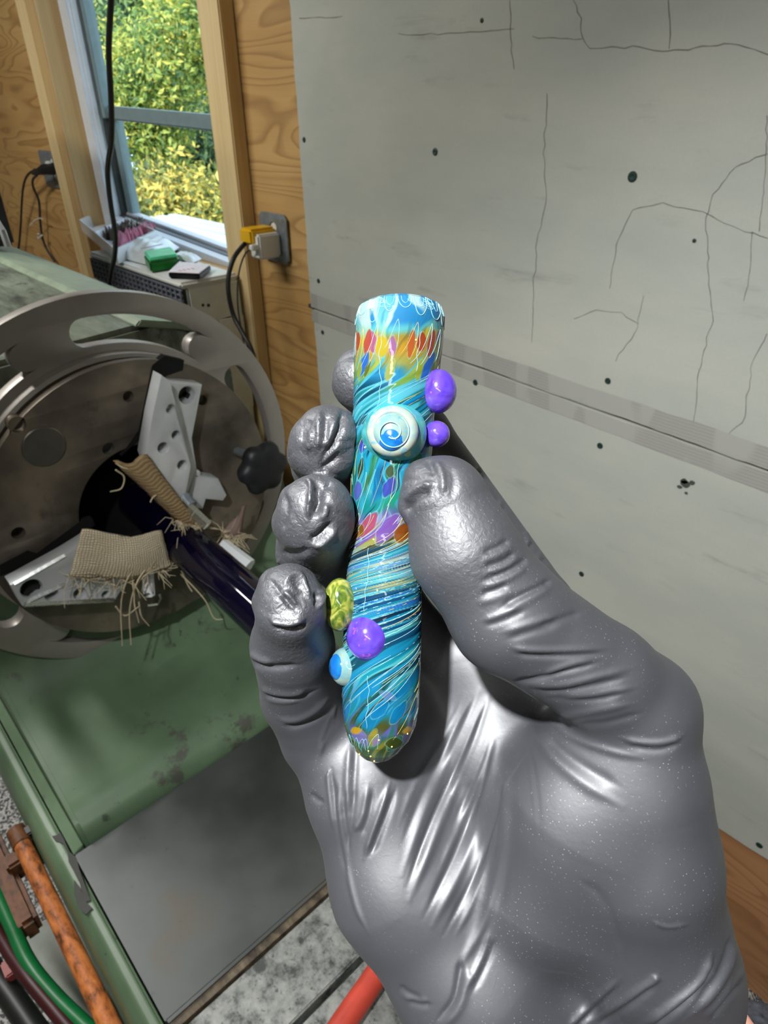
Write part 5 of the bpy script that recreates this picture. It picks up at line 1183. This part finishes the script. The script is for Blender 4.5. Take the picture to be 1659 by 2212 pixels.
# pale threads drawn over the colour
def strand(mb, py, thv, r, off=.03):
    P = ppt(np.array(py, float), np.array(thv, float), off); mb.tube(CAM + (P @ AX) / 1000, r / 1000, 5)
rg = np.random.default_rng(3); A, B = MB(), MB()
for k in range(95):
    c = rg.uniform(800, 1560) if k % 3 else rg.uniform(1180, 1480); L = rg.uniform(40, 130); py = np.linspace(max(c - L, 770), min(c + L, 1575), 26); p0 = rg.uniform(0, 2 * np.pi)
    strand(A if rg.random() < .8 else B, py, p0 + twist(py) + .06 * np.sin(py * rg.uniform(.02, .07) + p0), rg.uniform(.035, .07))
for k in range(17):                                   # loops under the lip
    t0 = 2 * np.pi * k / 17 + rg.uniform(-.05, .05); t_ = np.linspace(0, 1, 30); d = rg.uniform(26, 50); strand(A, 664 + rg.uniform(0, 6) + d * np.sin(np.pi * t_), t0 - rg.uniform(.14, .22) * np.cos(np.pi * t_), .10); strand(A, 668 + .55 * d * np.sin(np.pi * t_), t0 - .09 * np.cos(np.pi * t_), .06)
for k in range(14):
    t0 = rg.uniform(0, 2 * np.pi); t_ = np.linspace(0, 1, 30); strand(A, 672 + rg.uniform(0, 14) + 8 * np.sin(2 * np.pi * t_), t0 + .14 * np.cos(2 * np.pi * t_ * 1.3) * (1 - .5 * t_), .055)
for k in range(15):                                   # flames: narrow upright arches below the amber band
    t0 = 2 * np.pi * k / 15 + rg.uniform(-.08, .08); t_ = np.linspace(-1, 1, 26); h = rg.uniform(46, 90); py = 716 + rg.uniform(0, 10) + h * np.abs(t_) ** 1.4; strand(A if k % 3 else B, py, t0 + .13 * t_ + twist(py) * .9 - twist(740) * .9, .055)
for k in range(24):                                   # arches over the petals lower down
    c = (1030, 1100, 1570)[k % 3]; t0 = rg.uniform(0, 2 * np.pi); t_ = np.linspace(-1, 1, 22); py = c + rg.uniform(-14, 10) + rg.uniform(22, 46) * np.abs(t_) ** 1.6; strand(A, np.minimum(py, 1612), t0 + .16 * t_ + twist(py) - twist(c), .05)
for th0, a, b in ((1.95, 720, 890), (2.02, 1180, 1310), (1.90, 1440, 1550), (1.1, 740, 820)):
    py = np.linspace(a, b, 24); strand(A, py, th0 + .03 * np.sin(py * .05) + .02 * np.sin(py * .17), .06, .05)
o = A.build('pale_threads', M['filament'], pipe, smooth=3.2); o['kind'] = 'stuff'; o = B.build('gold_threads', M['filament_gold'], pipe, smooth=3.2); o['kind'] = 'stuff'
mb = MB()
for k in range(14):
    py = rg.uniform(1560, 1636) if k % 2 else rg.uniform(700, 1500); tt = rg.uniform(.6, 2.6); P = CAM + (ppt(np.array(py), np.array(tt), 0.0) @ AX) / 1000; mb.lathe([(-.0002, .00005), (-.00012, .00022), (.0001, .00022), (.0002, .00005)], P, AX[2], 7)
o = mb.build('air_bubbles', M['bubble'], pipe); o['kind'] = 'stuff'
def cdir(x, y, d): v = AX[0] * x + AX[1] * y + AX[2] * d; return v / np.linalg.norm(v)
def marble(px, py, d, rx, ry, rz, mat, ax=None, name='marble'):
    c = wp(px, py, d); mb = MB(); n, mm = 40, 24; V = []
    for i in range(mm + 1):
        a = math.pi * i / mm
        for k in range(n):
            b = 2 * math.pi * k / n; V.append(c + (AX[0] * rx * math.sin(a) * math.cos(b) + AX[1] * ry * math.cos(a) + AX[2] * rz * math.sin(a) * math.sin(b)) / 1000)
    mb.add(V, [(i * n + k, i * n + (k + 1) % n, (i + 1) * n + (k + 1) % n, (i + 1) * n + k) for i in range(mm) for k in range(n)])
    bmn = mb.build(name, mat, pipe, smooth=3.2, origin=c); return bmn
marble(947, 845, 166, 4.7, 5.6, 4.6, M['purple'])['label'] = 'purple marble at the upper right edge'
marble(943, 938, 166, 3.4, 3.4, 3.2, M['purple'])['label'] = 'smaller purple marble below it'
marble(796, 1376, 164.5, 5.6, 6.2, 5.6, M['purple'])['label'] = 'purple marble on the front'
marble(734, 1306, 166.5, 4.4, 6.8, 4.4, M['lime'])['label'] = 'lime green clear marble'
def dome(px, py, d, axis, rings, mat, name, label=None, parent=pipe):
    c = wp(px, py, d); o = MB().lathe([(h / 1000, r / 1000) for h, r in rings], c, cdir(*axis), 48, cap=False).build(name, mat, parent, smooth=3.2, origin=c)
    if label: o['label'] = label
    return o
bax = (-.10, .04, -1)
btn = dome(850, 934, 162, bax, [(-1, 8.2), (1.2, 7.3), (2.2, 6.6), (3.0, 6.2), (3.2, 0.01)], M['teal_clear'], 'button_base', 'clear teal collar')
dome(848, 932, 158.8, bax, [(-1.2, 5.6), (-.4, 6.2), (.4, 6.35), (1.2, 6.1), (1.8, 5.4), (2.0, 4.7), (1.8, 4.1), (1.0, 3.6)], M['cream'], 'button_ring', 'pale white raised ring')
dome(847, 934, 158.0, bax, [(.2, 4.7), (1.2, 4.4), (1.9, 3.4), (2.3, 2.0), (2.4, .01)], M['pale_ring'], 'button_eye', 'cream and blue centre with a swirl')
dome(846, 944, 157.2, bax, [(-.4, 3.6), (.6, 3.4), (1.3, 2.6), (1.7, 1.4), (1.8, .01)], M['cyan_cap'], 'button_pupil', 'blue crescent')
mb = MB(); c0 = wp(847, 934, 155.4); P = []
for k in range(90):
    a = -2.2 + 9.5 * k / 89; rr = 1.3 + 3.0 * k / 89; P.append(c0 + (AX[0] * rr * math.cos(a) + AX[1] * rr * math.sin(a) + AX[2] * (.05 + .055 * rr * rr - .25)) / 1000)
mb.tube(P, [.00022 - .00009 * k / 89 for k in range(90)], 6); mb.build('button_swirl', M['filament'], pipe, smooth=3.2)
cax = (-.86, .08, -.5)
dome(739, 1440, 168, cax, [(-1.5, 5.2), (.6, 4.6), (1.2, 4.1), (1.7, 3.5), (1.8, 3.0)], M['pale_ring'], 'cap_ring', 'pale turquoise ring on the left edge')
dome(739, 1440, 168, cax, [(1.3, 3.5), (2.2, 3.0), (2.8, 2.1), (3.1, .01)], M['cyan_cap'], 'cap_eye', 'bright blue dome on the left edge')
